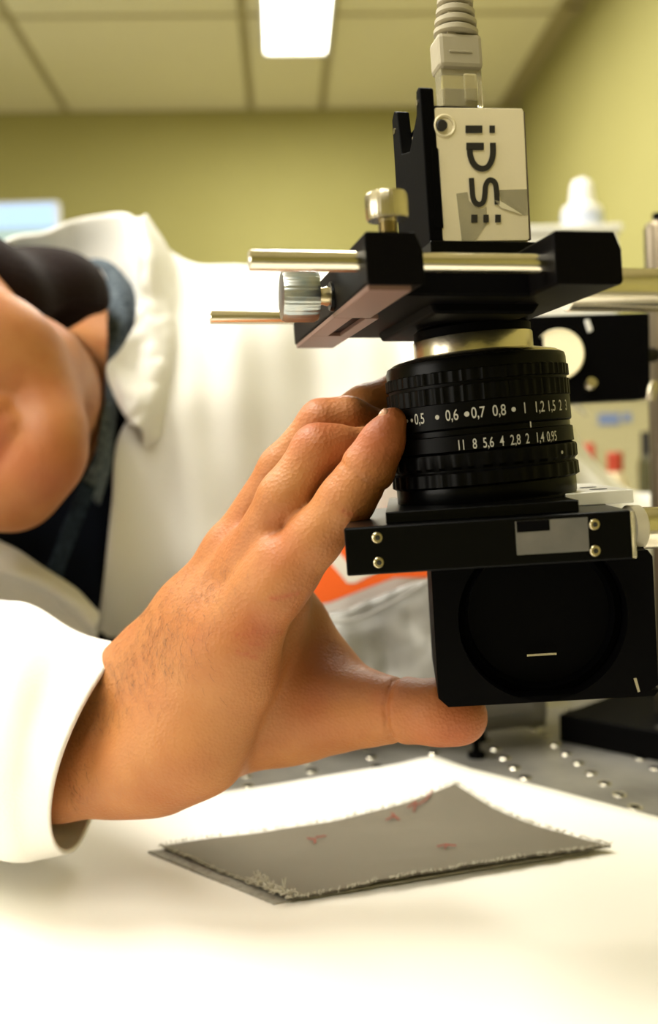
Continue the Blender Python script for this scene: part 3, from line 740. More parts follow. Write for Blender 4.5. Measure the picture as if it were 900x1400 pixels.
bm = bmesh.new(); lathe(bm, MP(884, 540) + Vector((0, -.006, -.003)), Vector((.15, -.3, 1)).normalized(), [(.003, 0), (.0034, .008), (.002, .012)], 20); obj('adjuster_knob', bm, M_nickel, mm, auto=30)
rod_part(MP(880, 485, .015), P(893, 485, bp0.y - .014), .005, M_black, mm, 'holder_rod', 24)
adopt(mm)

# small black knob just under the thumb
kb = P(640, 1016, .47); kb.z = TABLE
t = thing('table_knob', 'small black round foot on the table just beyond the thumb tip', 'knob', tuple(kb)); kk = P(640, 1008, .50)
kk = on_table(652, 1035)
t.location = kk
bm = bmesh.new(); lathe(bm, kk, Vector((0, 0, 1)), [(.006, 0), (.006, .003), (.0025, .004), (.0025, .010), (.0062, .011), (.0066, .016), (.0055, .018)], 28); obj('stem', bm, M_black, t, auto=35)
adopt(t)

# ---- grey bag and orange sign in the gap behind the hand
def bagfold(W):
    for i in range(W.shape[0]):
        for j in range(W.shape[1]):
            p = Vector(W[i, j]) * 30
            W[i, j] += np.array([0, -.006 * noise.noise(p) - .003 * noise.noise(p * 2.6), .003 * noise.noise(p * 1.7 + Vector((9, 0, 0)))])
    return W
bg = thing('plastic_bag', 'crumpled grey antistatic bag standing behind the thumb', 'bag', tuple(on_table(540, 1010)))
sheet('bag_front', [[(380, 840, .72), (450, 838, .71), (520, 815, .71), (600, 785, .71), (700, 775, .71), (748, 790, .72)],
                    [(380, 900, .71), (450, 890, .70), (520, 890, .705), (600, 870, .70), (700, 860, .70), (748, 880, .71)],
                    [(375, 960, .70), (450, 950, .69), (520, 955, .70), (600, 950, .69), (700, 945, .69), (748, 950, .70)],
                    [(375, 1005, .725), (450, 1002, .725), (520, 1000, .725), (600, 998, .725), (700, 996, .727), (748, 994, .73)]], 10, M_bag, bg, .0008, bagfold)
sheet('bag_back', [[(380, 840, .725), (450, 838, .715), (520, 815, .715), (600, 785, .715), (700, 775, .715), (748, 790, .725)],
                   [(380, 900, .76), (450, 890, .76), (520, 890, .765), (600, 870, .76), (700, 860, .76), (748, 880, .76)],
                   [(375, 990, .75), (450, 985, .75), (520, 983, .75), (600, 981, .75), (700, 980, .75), (748, 978, .75)]], 10, M_bag, bg, .0008, bagfold)
bm = bmesh.new(); tube(bm, [P(*q) for q in catmull([(452, 852, .690), (490, 846, .688), (530, 828, .688), (565, 808, .687), (600, 786, .688), (650, 770, .69)], 8)], .0011, 8); obj('bag_seam', bm, M_bag, bg, smooth=True)
adopt(bg)
def SG(px, py, a): return P(px, py, .735) + Vector((0, a, 0))
sg = thing('warning_sign', 'orange plastic sign with a white chevron leaning behind the platform end', 'sign', tuple(P(500, 760, .735)))
bm = bmesh.new(); prism(bm, [(420, 745), (445, 728), (480, 712), (520, 699), (560, 684), (600, 676), (600, 790), (540, 790), (500, 805), (452, 824), (425, 828)], SG, 0, .003); bevel(obj('panel', bm, M_orange, sg), .0006)
bm = bmesh.new(); prism(bm, [(446, 762), (460, 752), (490, 782), (540, 745), (560, 760), (485, 797), (475, 797)], SG, -.0006, .0001); obj('white_chevron', bm, M_stripe, sg)
adopt(sg)

# ---------------------------------------------------------------- background furniture and bottles
bn = thing('lab_bench', 'pale lab bench behind the optical table on the right', 'bench', (.75, 1.75, 0))
bm = bmesh.new(); abox(bm, .27, .90, 1.35, 2.2, .86, .90); bevel(obj('bench_top', bm, M_whitemetal, bn), .004)
bm = bmesh.new(); abox(bm, .29, .88, 1.4, 2.18, 0, .86); obj('bench_body', bm, M_cream, bn)
adopt(bn)
D2 = 1.75
def atd(px, py, d): return P(px, py, d)
a = atd(755, 548, D2); b = atd(905, 548, D2)
cc = thing('instrument_box', 'cream instrument box with a blue label behind the black mount', 'instrument', (.45, 1.9, .90))
bm = bmesh.new(); abox(bm, a.x, a.x + .225, D2, D2 + .3, .90, a.z); bevel(obj('housing', bm, M_cream, cc), .006)
bm = bmesh.new(); abox(bm, a.x - .004, a.x + .229, D2 - .006, D2 + .304, a.z, a.z + .014); bevel(obj('lid', bm, M_whitemetal, cc), .003)
l0 = atd(817, 566, D2); l1 = atd(862, 580, D2)
bm = bmesh.new(); abox(bm, l0.x, l1.x - .02, D2 - .002, D2 + .001, l1.z, l0.z); obj('blue_label', bm, M_blue, cc)
bm = bmesh.new(); abox(bm, l1.x - .014, l1.x, D2 - .002, D2 + .001, l1.z + .004, l0.z); obj('blue_label', bm, M_blue, cc)
adopt(cc)
w0_ = atd(655, 322, D2 - .0); w1_ = atd(850, 322, D2)
wc = thing('white_cabinet', 'white storage box stacked on the cream instrument box', 'box', (.35, 1.9, a.z))
bm = bmesh.new(); abox(bm, w0_.x + .02, w1_.x - .006, D2 + .02, D2 + .28, a.z + .014, w0_.z); bevel(obj('body', bm, M_whitemetal, wc), .006)
bm = bmesh.new(); abox(bm, w0_.x + .01, w1_.x, D2 + .01, D2 + .29, w0_.z, w0_.z + .012); bevel(obj('lid', bm, M_whitemetal, wc), .004)
adopt(wc)
def bottle(name, label, base, prof, mb, mc, cap, cat='bottle', lab=None):
    t = thing(name, label, cat, tuple(base))
    bm = bmesh.new(); lathe(bm, base, Vector((0, 0, 1)), prof, 36); obj('body', bm, mb, t, auto=40)
    bm = bmesh.new(); lathe(bm, base, Vector((0, 0, 1)), cap, 36); obj('cap', bm, mc, t, auto=40)
    if lab:
        bm = bmesh.new(); lathe(bm, base, Vector((0, 0, 1)), lab, 36, closed=False); obj('label', bm, M_label, t)
    adopt(t); return t
DBt = 1.80
bt = atd(797, 322, DBt); bt.z = w0_.z + .012
top = atd(797, 246, DBt).z - bt.z
s_ = DBt / FPX
bottle('spray_bottle', 'white squeeze bottle with a conical cap on top of the white box', bt,
       [(26 * s_, 0), (27.5 * s_, .003), (27.5 * s_, top * .36), (25 * s_, top * .46), (17 * s_, top * .52)], M_milk, M_milk,
       [(17 * s_, top * .50), (16.5 * s_, top * .60), (15 * s_, top * .82), (12 * s_, top * .94), (6 * s_, top)], lab=[(27.7 * s_, top * .08), (27.7 * s_, top * .34)])
for px, py, mb, lab, r in ((806, 606, M_cream, 'slim bottle with a red cap nearer the lens, before the cream box', .013), (841, 618, M_creamcap, 'cream bottle with a red cap farther right before the cream box', .019)):
    q = atd(px, py, 1.5); h = q.z - .90; q.z = .90
    bottle('capped_bottle', lab, q, [(r, 0), (r, h - .05), (r * .6, h - .028)], mb, M_redcap, [(r * .62, h - .032), (r * .62, h - .002), (r * .5, h)])
q = atd(886, 590, 1.45); h = q.z - .90; q.z = .90  # added dark shape standing in for the dark gap beside the box
bottle('dark_gap_filler', 'bottle-shaped stand-in for the dark gap at the right edge beside the cream box', q, [(.014, 0), (.014, h * .8), (.010, h * .85)], mat('dark_gap_olive', (.05, .045, .01), .3), M_ink, [(.010, h * .84), (.010, h)])
# monitor on a shelf at the far left, in front of the back wall
ml = P(84, 279, 3.4); m2 = P(84, 338, 3.4)
mo = thing('monitor', 'pale blue lit screen high on the back wall at left', 'screen', (ml.x - .4, 3.5, ml.z))
bm = bmesh.new(); abox(bm, ml.x - .75, ml.x, 3.40, 3.45, ml.z - .50, ml.z); bevel(obj('casing', bm, mat('pale_grey_plastic', (.5, .52, .55), .5), mo), .008)
bm = bmesh.new(); abox(bm, ml.x - .735, ml.x - .012, 3.396, 3.401, ml.z - .085, ml.z - .012); obj('screen_bar', bm, mat('screen_blue', (.2, .3, .5), .4, emit=(.38, .60, .95), estr=.75), mo)
bm = bmesh.new(); abox(bm, ml.x - .735, ml.x - .012, 3.396, 3.401, ml.z - .48, ml.z - .088); obj('screen_field', bm, mat('screen_grey', (.2, .3, .3), .4, emit=(.33, .42, .38), estr=.55), mo)
bm = bmesh.new(); abox(bm, ml.x - .42, ml.x - .34, 3.44, 4.03, ml.z - .28, ml.z - .2); obj('wall_arm', bm, M_black, mo)
adopt(mo)

# ---------------------------------------------------------------- SDF modelling
def nets(F, o, h):
    ins = F < 0
    nx, ny, nz = F.shape
    cnt = np.zeros((nx - 1, ny - 1, nz - 1), np.int8)
    for a in (0, 1):
        for b in (0, 1):
            for c in (0, 1): cnt += ins[a:nx - 1 + a, b:ny - 1 + b, c:nz - 1 + c]
    act = (cnt > 0) & (cnt < 8); I, J, K = np.nonzero(act)
    idx = -np.ones(act.shape, np.int64); idx[I, J, K] = np.arange(len(I))
    pos = np.zeros((len(I), 3)); num = np.zeros(len(I))
    cs = [(a, b, c) for a in (0, 1) for b in (0, 1) for c in (0, 1)]
    for p in cs:
        for ax in range(3):
            if p[ax]: continue
            q = list(p); q[ax] = 1
            f0 = F[I + p[0], J + p[1], K + p[2]]; f1 = F[I + q[0], J + q[1], K + q[2]]
            mk = (f0 < 0) != (f1 < 0); t = np.where(mk, f0 / np.where(mk, f0 - f1, 1), 0)
            pp_ = np.array(p, float)[None, :].repeat(len(I), 0); pp_[:, ax] += t
            pos[mk] += pp_[mk]; num[mk] += 1
    V = (pos / num[:, None] + np.stack([I, J, K], 1)) * h + np.array(o)
    Fs = []
    for ax in range(3):
        sl0 = [slice(None)] * 3; sl1 = [slice(None)] * 3; sl0[ax] = slice(0, -1); sl1[ax] = slice(1, None)
        A = ins[tuple(sl0)]; B = ins[tuple(sl1)]; E = np.stack(np.nonzero(A != B), 1)
        b_, c_ = [k for k in range(3) if k != ax]
        E = E[(E[:, b_] > 0) & (E[:, c_] > 0) & (E[:, b_] < F.shape[b_] - 1) & (E[:, c_] < F.shape[c_] - 1)]
        sgn = A[E[:, 0], E[:, 1], E[:, 2]]
        def cell(db, dc):
            e = E.copy(); e[:, b_] += db; e[:, c_] += dc; return idx[e[:, 0], e[:, 1], e[:, 2]]
        Q = np.stack([cell(-1, -1), cell(0, -1), cell(0, 0), cell(-1, 0)], 1)
        flip = sgn if ax != 1 else ~sgn
        Q[~flip] = Q[~flip][:, ::-1]; Fs.append(Q)
    return V, np.concatenate(Fs)
class SDF:
    def __init__(s, lo, hi, h):
        s.lo = np.array(lo, float); s.h = h; s.n = np.ceil((np.array(hi) - s.lo) / h).astype(int) + 1
        s.F = np.full(tuple(s.n), .05, np.float32)
        s.ax = [s.lo[i] + h * np.arange(s.n[i]) for i in range(3)]
    def like(s):
        t = SDF.__new__(SDF); t.lo, t.h, t.n, t.ax = s.lo, s.h, s.n, s.ax; t.F = np.full(tuple(s.n), .05, np.float32); return t
    def region(s, lo, hi):
        i0 = np.clip(((np.array(lo) - s.lo) / s.h).astype(int), 0, s.n); i1 = np.clip(((np.array(hi) - s.lo) / s.h).astype(int) + 2, 0, s.n)
        sl = tuple(slice(a, b) for a, b in zip(i0, i1))
        X = s.ax[0][sl[0]][:, None, None]; Y = s.ax[1][sl[1]][None, :, None]; Z = s.ax[2][sl[2]][None, None, :]
        return sl, X, Y, Z
    def smin(s, sl, D, k):
        f = s.F[sl]
        if k <= 0: s.F[sl] = np.minimum(f, D); return
        hh = np.clip(.5 + .5 * (D - f) / k, 0, 1); s.F[sl] = D * (1 - hh) + f * hh - k * hh * (1 - hh)
    def cone(s, a, b, ra, rb, k=.006, flat=None, fs=1.0, sub=False):
        a = np.array(a, float); b = np.array(b, float); mr = max(ra, rb) * max(1, 1 / fs if fs < 1 else fs) + .03 + k
        sl, X, Y, Z = s.region(np.minimum(a, b) - mr, np.maximum(a, b) + mr)
        d = b - a; L2 = d @ d + 1e-12
        px, py, pz = X - a[0], Y - a[1], Z - a[2]
        t = np.clip((px * d[0] + py * d[1] + pz * d[2]) / L2, 0, 1)
        qx, qy, qz = px - t * d[0], py - t * d[1], pz - t * d[2]
        r = ra + (rb - ra) * t
        if flat is not None:
            n_ = np.array(flat, float); n_ /= np.linalg.norm(n_)
            c = qx * n_[0] + qy * n_[1] + qz * n_[2]; g = (1 / fs - 1) * c
            qx, qy, qz = qx + g * n_[0], qy + g * n_[1], qz + g * n_[2]
        D = np.sqrt(qx * qx + qy * qy + qz * qz) - r
        if flat is not None: D = D * min(1, fs)
        if sub:
            f = s.F[sl]; hh = np.clip(.5 - .5 * (D + f) / k, 0, 1); s.F[sl] = f * (1 - hh) + (-D) * hh + k * hh * (1 - hh)
        else: s.smin(sl, D, k)
    def ell(s, c, R, rad, k=.01, sub=False):
        """R: 3x3 rows = local axes"""
        c = np.array(c, float); mr = max(rad) + .03 + k
        sl, X, Y, Z = s.region(c - mr, c + mr); px, py, pz = X - c[0], Y - c[1], Z - c[2]
        q = [(px * R[i][0] + py * R[i][1] + pz * R[i][2]) for i in range(3)]
        k0 = np.sqrt(sum((q[i] / rad[i]) ** 2 for i in range(3))) + 1e-9; k1 = np.sqrt(sum((q[i] / rad[i] ** 2) ** 2 for i in range(3))) + 1e-9
        D = k0 * (k0 - 1) / k1
        if sub:
            f = s.F[sl]; hh = np.clip(.5 - .5 * (D + f) / k, 0, 1); s.F[sl] = f * (1 - hh) + (-D) * hh + k * hh * (1 - hh)
        else: s.smin(sl, D, k)
    def groove(s, c, ax, R, r, depth_k=.0015):
        """thin ring crease round a limb"""
        c = np.array(c, float); ax = np.array(ax, float); ax /= np.linalg.norm(ax); mr = R + .01
        sl, X, Y, Z = s.region(c - mr, c + mr); px, py, pz = X - c[0], Y - c[1], Z - c[2]
        h_ = px * ax[0] + py * ax[1] + pz * ax[2]; rr = np.sqrt(np.maximum(px * px + py * py + pz * pz - h_ * h_, 0))
        D = np.sqrt((rr - R) ** 2 + h_ ** 2) - r
        f = s.F[sl]; k = depth_k; hh = np.clip(.5 - .5 * (D + f) / k, 0, 1); s.F[sl] = f * (1 - hh) + (-D) * hh + k * hh * (1 - hh)
    def bump_line(s, pts, r, amt, k):
        pass

def H(px, py, d, r): return (tuple(P(px, py, d)), r * d / FPX)
def chain(S_, pts, k, k0=None, **kw):
    for (a, ra), (b, rb) in zip(pts[:-1], pts[1:]): S_.cone(a, b, ra, rb, k, **kw)

# ---- the hand and forearm
hand = SDF((-.185, .345, .935), (.095, .56, 1.155), .0013)
palm = hand
WR_U = H(160, 968, .474, 62); WR_L = H(165, 1046, .456, 60)
chain(palm, [H(-60, 985, .515, 64), WR_U, H(212, 905, .465, 54)], .016)
chain(palm, [H(-60, 1040, .49, 66), H(80, 1050, .47, 62), WR_L, H(225, 1040, .446, 58)], .016)
chain(palm, [H(205, 925, .46, 56), H(262, 842, .452, 46), H(322, 752, .446, 34)], .014)     # metacarpal 3
chain(palm, [H(215, 930, .475, 50), H(268, 850, .472, 44), H(322, 752, .468, 34)], .014)     # metacarpal 2
chain(palm, [H(225, 955, .45, 58), H(285, 865, .436, 50), H(352, 765, .426, 38)], .014)      # metacarpal 4
chain(palm, [H(245, 990, .438, 58), H(322, 880, .420, 49), H(392, 782, .407, 40)], .014)      # metacarpal 5
chain(palm, [H(215, 1046, .444, 60), H(275, 1022, .436, 54), H(330, 930, .428, 46)], .014)   # hypothenar
chain(palm, [H(285, 980, .455, 62), H(345, 905, .455, 55), H(385, 820, .450, 42)], .014)     # palm
chain(palm, [H(310, 1000, .465, 60), H(395, 975, .462, 60), H(445, 965, .458, 52), H(500, 970, .448, 42)], .014)   # thenar
chain(palm, [H(378, 800, .470, 40), H(410, 860, .474, 36), H(436, 920, .470, 42), H(480, 955, .457, 38)], .012)  # web
chain(palm, [H(360, 880, .468, 50), H(420, 930, .466, 48)], .014)
thumb = palm.like()
chain(thumb, [H(470, 968, .452, 46), H(515, 970, .444, 40), H(552, 971, .437, 42), H(600, 974, .430, 43), H(628, 980, .428, 39)], .005)
palm.smin(tuple([slice(None)] * 3), thumb.F, .010)
fing = palm.like()
def finger(pts, k=.0045):
    f = palm.like(); chain(f, pts, k); fing.smin(tuple([slice(None)] * 3), f.F, .0009)
finger([H(376, 800, .408, 42), H(428, 738, .402, 37.5), H(474, 684, .397, 37), H(503, 641, .394, 35), H(523, 604, .392, 29), H(537, 576, .391, 20)])          # little
finger([H(342, 765, .424, 38), H(389, 680, .411, 35), H(434, 614, .410, 33), H(460, 612, .412, 29), H(505, 614, .420, 28), H(540, 626, .430, 25)])   # ring
finger([H(318, 752, .446, 36), H(386, 641, .436, 31), H(440, 577, .430, 30), H(476, 572, .431, 28), H(540, 594, .439, 26), H(575, 600, .452, 23)])   # middle
finger([H(320, 752, .464, 36), H(392, 640, .458, 30), H(452, 582, .452, 29), H(500, 558, .450, 30), H(555, 532, .456, 27), H(600, 528, .462, 24)])     # index
palm.smin(tuple([slice(None)] * 3), fing.F, .007)
# knuckle and tendon relief

for a, b in (((262, 836, .437), (330, 742, .428)), ((300, 850, .413), (368, 755, .405)), ((240, 826, .447), (300, 742, .441))):
    A = H(*a, 10); B = H(*b, 12); palm.cone(A[0], B[0], A[1], B[1], .008)
# creases
tA = np.array(P(515, 970, .444)); tB = np.array(P(600, 974, .430)); dT = tB - tA
palm.groove(P(547, 971, .438), dT, .0131, .0008, .0022)
palm.groove(P(470, 966, .453), dT + np.array([-.004, 0, -.004]), .0156, .0006, .0025)
dP = np.array(P(474, 684, .397)) - np.array(P(503, 641, .394))
palm.groove(P(497, 650, .3945), dP, .0101, .0005, .0018)
for (x0, y0, x1, y1, dd) in ((330, 866, 370, 862, .400), (326, 884, 362, 894, .403), (362, 812, 405, 800, .396)):
    A = P(x0, y0, dd); B = P(x1, y1, dd - .001)
HV, HQ = nets(hand.F, hand.lo, hand.h)

# ---- head and neck
fv = Vector((.05, -.97, -.14)).normalized(); uv_ = Vector((-.74, -.12, .67)); uv_ = (uv_ - fv * uv_.dot(fv)).normalized(); rv = fv.cross(uv_).normalized()   # rv: photo right
if rv.dot(CR) < 0: rv = -rv
CH = np.array(P(42, 650, .62) - fv * .078 + uv_ * .100)
def HL(x, y, z): return tuple(Vector(CH) + rv * x + fv * y + uv_ * z)
HR = [tuple(rv), tuple(fv), tuple(uv_)]
hlo = CH - .20; hhi = CH + np.array([.26, .24, .20])
head = SDF(hlo, hhi, .0026)
head.ell(HL(0, -.02, .045), HR, (.076, .096, .085), .01)
head.ell(HL(0, .02, -.01), HR, (.068, .072, .085), .02)
head.cone(HL(.045, .0, -.055), HL(.016, .072, -.098), .024, .022, .022)
head.cone(HL(-.045, .0, -.055), HL(-.016, .072, -.098), .024, .022, .022)
head.cone(HL(.046, .040, -.045), HL(.026, .066, -.088), .024, .022, .016)
head.cone(HL(-.046, .040, -.045), HL(-.026, .066, -.088), .024, .022, .016)
head.cone(HL(-.010, .076, -.100), HL(.010, .076, -.100), .020, .020, .016)
head.ell(HL(.042, .052, -.03), HR, (.030, .028, .036), .02)
head.ell(HL(-.042, .052, -.03), HR, (.030, .028, .036), .02)
head.cone(HL(0, .082, .015), HL(0, .108, -.022), .009, .013, .012)
head.cone(HL(.010, .094, -.030), HL(-.010, .094, -.030), .009, .009, .006)
head.cone(HL(-.020, .086, -.060), HL(.020, .086, -.060), .008, .008, .006)
head.cone(HL(-.017, .086, -.072), HL(.017, .086, -.072), .009, .009, .005)
head.cone(HL(-.024, .096, -.066), HL(.024, .096, -.066), .0022, .0022, .003, sub=True)
for s in (-1, 1):
    head.ell(HL(s * .032, .082, .012), HR, (.017, .012, .012), .008, sub=True)
    head.ell(HL(s * .032, .070, .012), HR, (.013, .013, .012), .003)
    head.cone(HL(s * .018, .080, .026), HL(s * .046, .072, .030), .007, .006, .008)
    head.cone(HL(s * .020, .100, -.028), HL(s * .036, .084, -.062), .0030, .0028, .006, sub=True)
    head.ell(HL(s * .070, -.032, .000), HR, (.007, .014, .020), .005)
nk0 = np.array(HL(.01, -.03, -.05)); nk1 = np.array(P(48, 540, .84))
head.cone(nk0, nk1, .056, .056, .018)
head.cone(nk1, np.array(P(70, 640, .90)), .056, .06, .02)
NV, NQ = nets(head.F, head.lo, head.h)
# ---- torso and arms, inside the coat
tor = SDF((-.55, .60, .45), (.45, 1.15, 1.30), .008)
sh_r = P(-190, 560, .90); sh_l = P(500, 470, .95)
hip = (Vector(sh_r) + Vector(sh_l)) / 2; hip.z = .62; hip.y = 1.0
tor.cone(P(60, 700, .97), P(380, 560, .98), .085, .085, .06)
tor.cone(tuple((Vector(sh_r) + Vector(sh_l)) / 2 + Vector((0, 0, -.06))), tuple(hip), .13, .12, .08, flat=(0, 1, 0), fs=.7)
tor.cone(nk1, P(80, 660, .93), .055, .06, .03)
tor.cone(sh_r, P(-330, 950, .68), .05, .042, .03)
TV, TQ = nets(tor.F, tor.lo, tor.h)
arm_s = SDF((-.42, .44, .90), (-.10, .80, 1.08), .006)
eb = P(-330, 940, .66)
arm_s.cone(P(-330, 950, .68), P(-70, 1010, .505), .040, .031, .01)
AV, AQ = nets(arm_s.F, arm_s.lo, arm_s.h)
Vall = [HV, NV, TV, AV]; Qall = []; off = 0
for V_, Q_ in ((HV, HQ), (NV, NQ), (TV, TQ), (AV, AQ)): Qall.append(Q_ + off); off += len(V_)
Vb = np.concatenate(Vall).astype(np.float32); Qb = np.concatenate(Qall).astype(np.int32)
# Laplacian smoothing, light
def smooth_mesh(V, Q, it, lam=.5):
    E = np.concatenate([Q[:, [0, 1]], Q[:, [1, 2]], Q[:, [2, 3]], Q[:, [3, 0]]]); n = len(V)
    deg = np.bincount(E[:, 0], minlength=n) + np.bincount(E[:, 1], minlength=n)
    for _ in range(it):
        A = np.zeros_like(V, dtype=np.float64)
        for c in range(3): A[:, c] = np.bincount(E[:, 0], V[E[:, 1], c], n) + np.bincount(E[:, 1], V[E[:, 0], c], n)
        V = V + lam * (A / deg[:, None] - V)
    return V
Vb = smooth_mesh(Vb.astype(np.float64), Qb, 3)
me = bpy.data.meshes.new('body')
me.vertices.add(len(Vb)); me.vertices.foreach_set('co', Vb.astype(np.float32).ravel())
me.loops.add(len(Qb) * 4); me.loops.foreach_set('vertex_index', Qb.ravel())
me.polygons.add(len(Qb)); me.polygons.foreach_set('loop_start', np.arange(0, len(Qb) * 4, 4, dtype=np.int32)); me.polygons.foreach_set('loop_total', np.full(len(Qb), 4, np.int32))
me.update(calc_edges=True); me.validate()
# redness attribute: knuckles, finger pads, chin and mouth
red = np.zeros(len(Vb))
def redspot(c, r, amt):
    d = np.linalg.norm(Vb - np.array(c)[None], axis=1); red[:] = np.maximum(red, amt * np.exp(-(d / r) ** 2))
for q, r, a_ in ((P(425, 590, .41), .012, .6), (P(430, 560, .43), .010, .5), (P(392, 740, .40), .014, .35), (P(350, 870, .40), .010, .5), (P(520, 600, .39), .016, .7), (P(500, 650, .40), .014, .6),
                 (P(610, 990, .42), .020, .5), (P(430, 940, .45), .020, .4), (P(310, 740, .43), .014, .3), (P(545, 960, .43), .010, .4),
                 (HL(0, .09, -.066), .020, .9), (HL(0.01, .09, -.10), .022, .5), (HL(.03, .07, -.08), .02, .35), (HL(0, .11, -.03), .015, .6)): redspot(q, r, a_)
for a_, b_ in (((322, 868, .405), (385, 862, .398)), ((345, 862, .4), (385, 866, .398)), ((325, 892, .403), (352, 900, .402)), ((340, 880, .402), (360, 882, .401)), ((372, 818, .397), (405, 812, .394)), ((470, 700, .395), (500, 712, .395))):
    for k_ in range(8): 
        q_ = Vector(P(*a_)).lerp(P(*b_), k_ / 7); d_ = (q_ - CP).normalized()
        best = np.argmin(np.linalg.norm(np.cross(HV - np.array(CP)[None], np.array(d_)[None]), axis=1) + .02 * (HV[:, 1] - .36)); redspot(tuple(HV[best]), .0011, .6)
at = me.attributes.new('redness', 'FLOAT', 'POINT'); at.data.foreach_set('value', red.astype(np.float32))
person = thing('person', 'person in a white lab coat leaning in from the left, hand around the lens', 'person', (-.1, 1.0, 0))
body = link('body', me, M_skin, person, True)

# fingernail on the little finger, lips
def nail(c, nrm, ax, L, Wd, parent):
    nrm = nrm.normalized(); ax = (ax - nrm * ax.dot(nrm)).normalized(); sd = nrm.cross(ax)
    V = []; n = 8
    for i in range(n + 1):
        for j in range(n + 1):
            s = -1 + 2 * i / n; t = -1 + 2 * j / n
            wd = Wd * math.sqrt(max(0, 1 - (abs(s) ** 3) * .75)) 
            V.append(c + ax * (s * L) + sd * (t * wd) - nrm * (.0016 * t * t + .0006 * s * s))
    F = [(i * (n + 1) + j, i * (n + 1) + j + 1, (i + 1) * (n + 1) + j + 1, (i + 1) * (n + 1) + j) for i in range(n) for j in range(n)]
    o = raw('fingernail', V, F, M_nail, parent, True); o.modifiers.new('t', 'SOLIDIFY').thickness = .0005
fd = P(537, 576, .391) - P(523, 604, .392)
nrm = (CP - P(530, 580, .39)).normalized() * .25 - CR * .9 + CU * .45
nail(P(534, 574, .3905) + nrm.normalized() * .0046, nrm, fd, .0027, .0026, person)

# arm hair: short strands on the outer wrist and back of the hand
Vh = HV; bm = bmesh.new(); rngh = random.Random(3)
from mathutils.bvhtree import BVHTree
tree = BVHTree.FromPolygons([tuple(v) for v in HV], [tuple(int(i) for i in q) for q in HQ])
zones = [((225, 850), 46, 62, 210), ((165, 925), 40, 50, 120), ((285, 800), 32, 40, 60), ((100, 1075), 22, 30, 26), ((120, 985), 28, 36, 40), ((200, 900), 50, 40, 90)]
for (cx_, cy_), rx, ry, n in zones:
    for k in range(int(n * 1.8)):
        x = cx_ + rngh.gauss(0, rx * .6); y = cy_ + rngh.gauss(0, ry * .6)
        d = (P(x, y, 1) - CP).normalized(); loc, nor, i_, dist = tree.ray_cast(CP, d)
        if loc is None or x < 90: continue
        if nor.dot(d) > 0: nor = -nor
        dr = (CR * rngh.gauss(.55, .3) - CU * rngh.gauss(.55, .35)); dr = (dr - nor * dr.dot(nor)).normalized()
        L_ = rngh.uniform(.002, .0055); pts = [loc + dr * (L_ * s) + nor * (.0010 * math.sin(s * 2.6)) for s in (0, .33, .66, 1)]
        tube(bm, pts, [.000042, .000038, .00003, .000015], 3, False)
ah = obj('arm_hair', bm, M_ahair, person); ah['kind'] = 'stuff'; ah['label'] = 'short dark hairs on the wrist and back of the hand'

# head hair: cap plus nape
hs = SDF(CH - .22, CH + np.array([.30, .26, .22]), .004)
hs.ell(HL(0, -.030, .055), HR, (.083, .100, .090), .01)
hs.ell(HL(0, .045, .0), HR, (.10, .075, .085), .004, sub=True)
hc = P(62, 415, .745)
hs.ell(P(60, 418, .765), [tuple(CR), tuple(CF), tuple(CU)], (.045, .05, .040), .006)
hs.ell(P(10, 410, .76), [tuple(CR), tuple(CF), tuple(CU)], (.05, .05, .035), .01)
hs.ell(P(100, 404, .77), [tuple(CR), tuple(CF), tuple(CU)], (.026, .04, .030), .010)
# flat lower hairline
sl, X, Y, Z = hs.region(hs.lo, hs.lo + hs.h * hs.n); zc = P(60, 410, .72).z
hv_, hq_ = None, None
keep = np.broadcast_to((zc - Z) , hs.F[sl].shape); mk = np.broadcast_to(X > P(-60, 0, .72).x, hs.F[sl].shape)
hs.F[sl] = np.where(mk, np.maximum(hs.F[sl], keep * .7), hs.F[sl])
for s_i in (-1, 1): hs.ell(HL(s_i * .064, -.035, .003), HR, (.024, .033, .036), .018)
hs.cone(HL(.03, -.085, .01), P(62, 404, .765), .040, .028, .02)
V_, Q_ = nets(hs.F, hs.lo, hs.h); V_ = smooth_mesh(V_, Q_, 3)
raw('hair', V_, [tuple(int(i) for i in q) for q in Q_], M_hair, person, True)

for s_i in (-1, 1):     # eyebrows and lashes
    bm = bmesh.new(); tube(bm, [HL(s_i * a_, b_, c_) for a_, b_, c_ in ((.014, .0905, .026), (.024, .089, .031), (.036, .084, .0335), (.050, .072, .030))], [.0022, .0030, .0026, .0012], 8); obj('eyebrow', bm, M_hair, person, smooth=True)
    bm = bmesh.new(); tube(bm, [HL(s_i * a_, b_, c_) for a_, b_, c_ in ((.021, .0795, .008), (.028, .0835, .0045), (.036, .0832, .0045), (.044, .0775, .008))], [.0006, .0010, .0010, .0005], 6); obj('eyelashes', bm, M_hair, person, smooth=True)

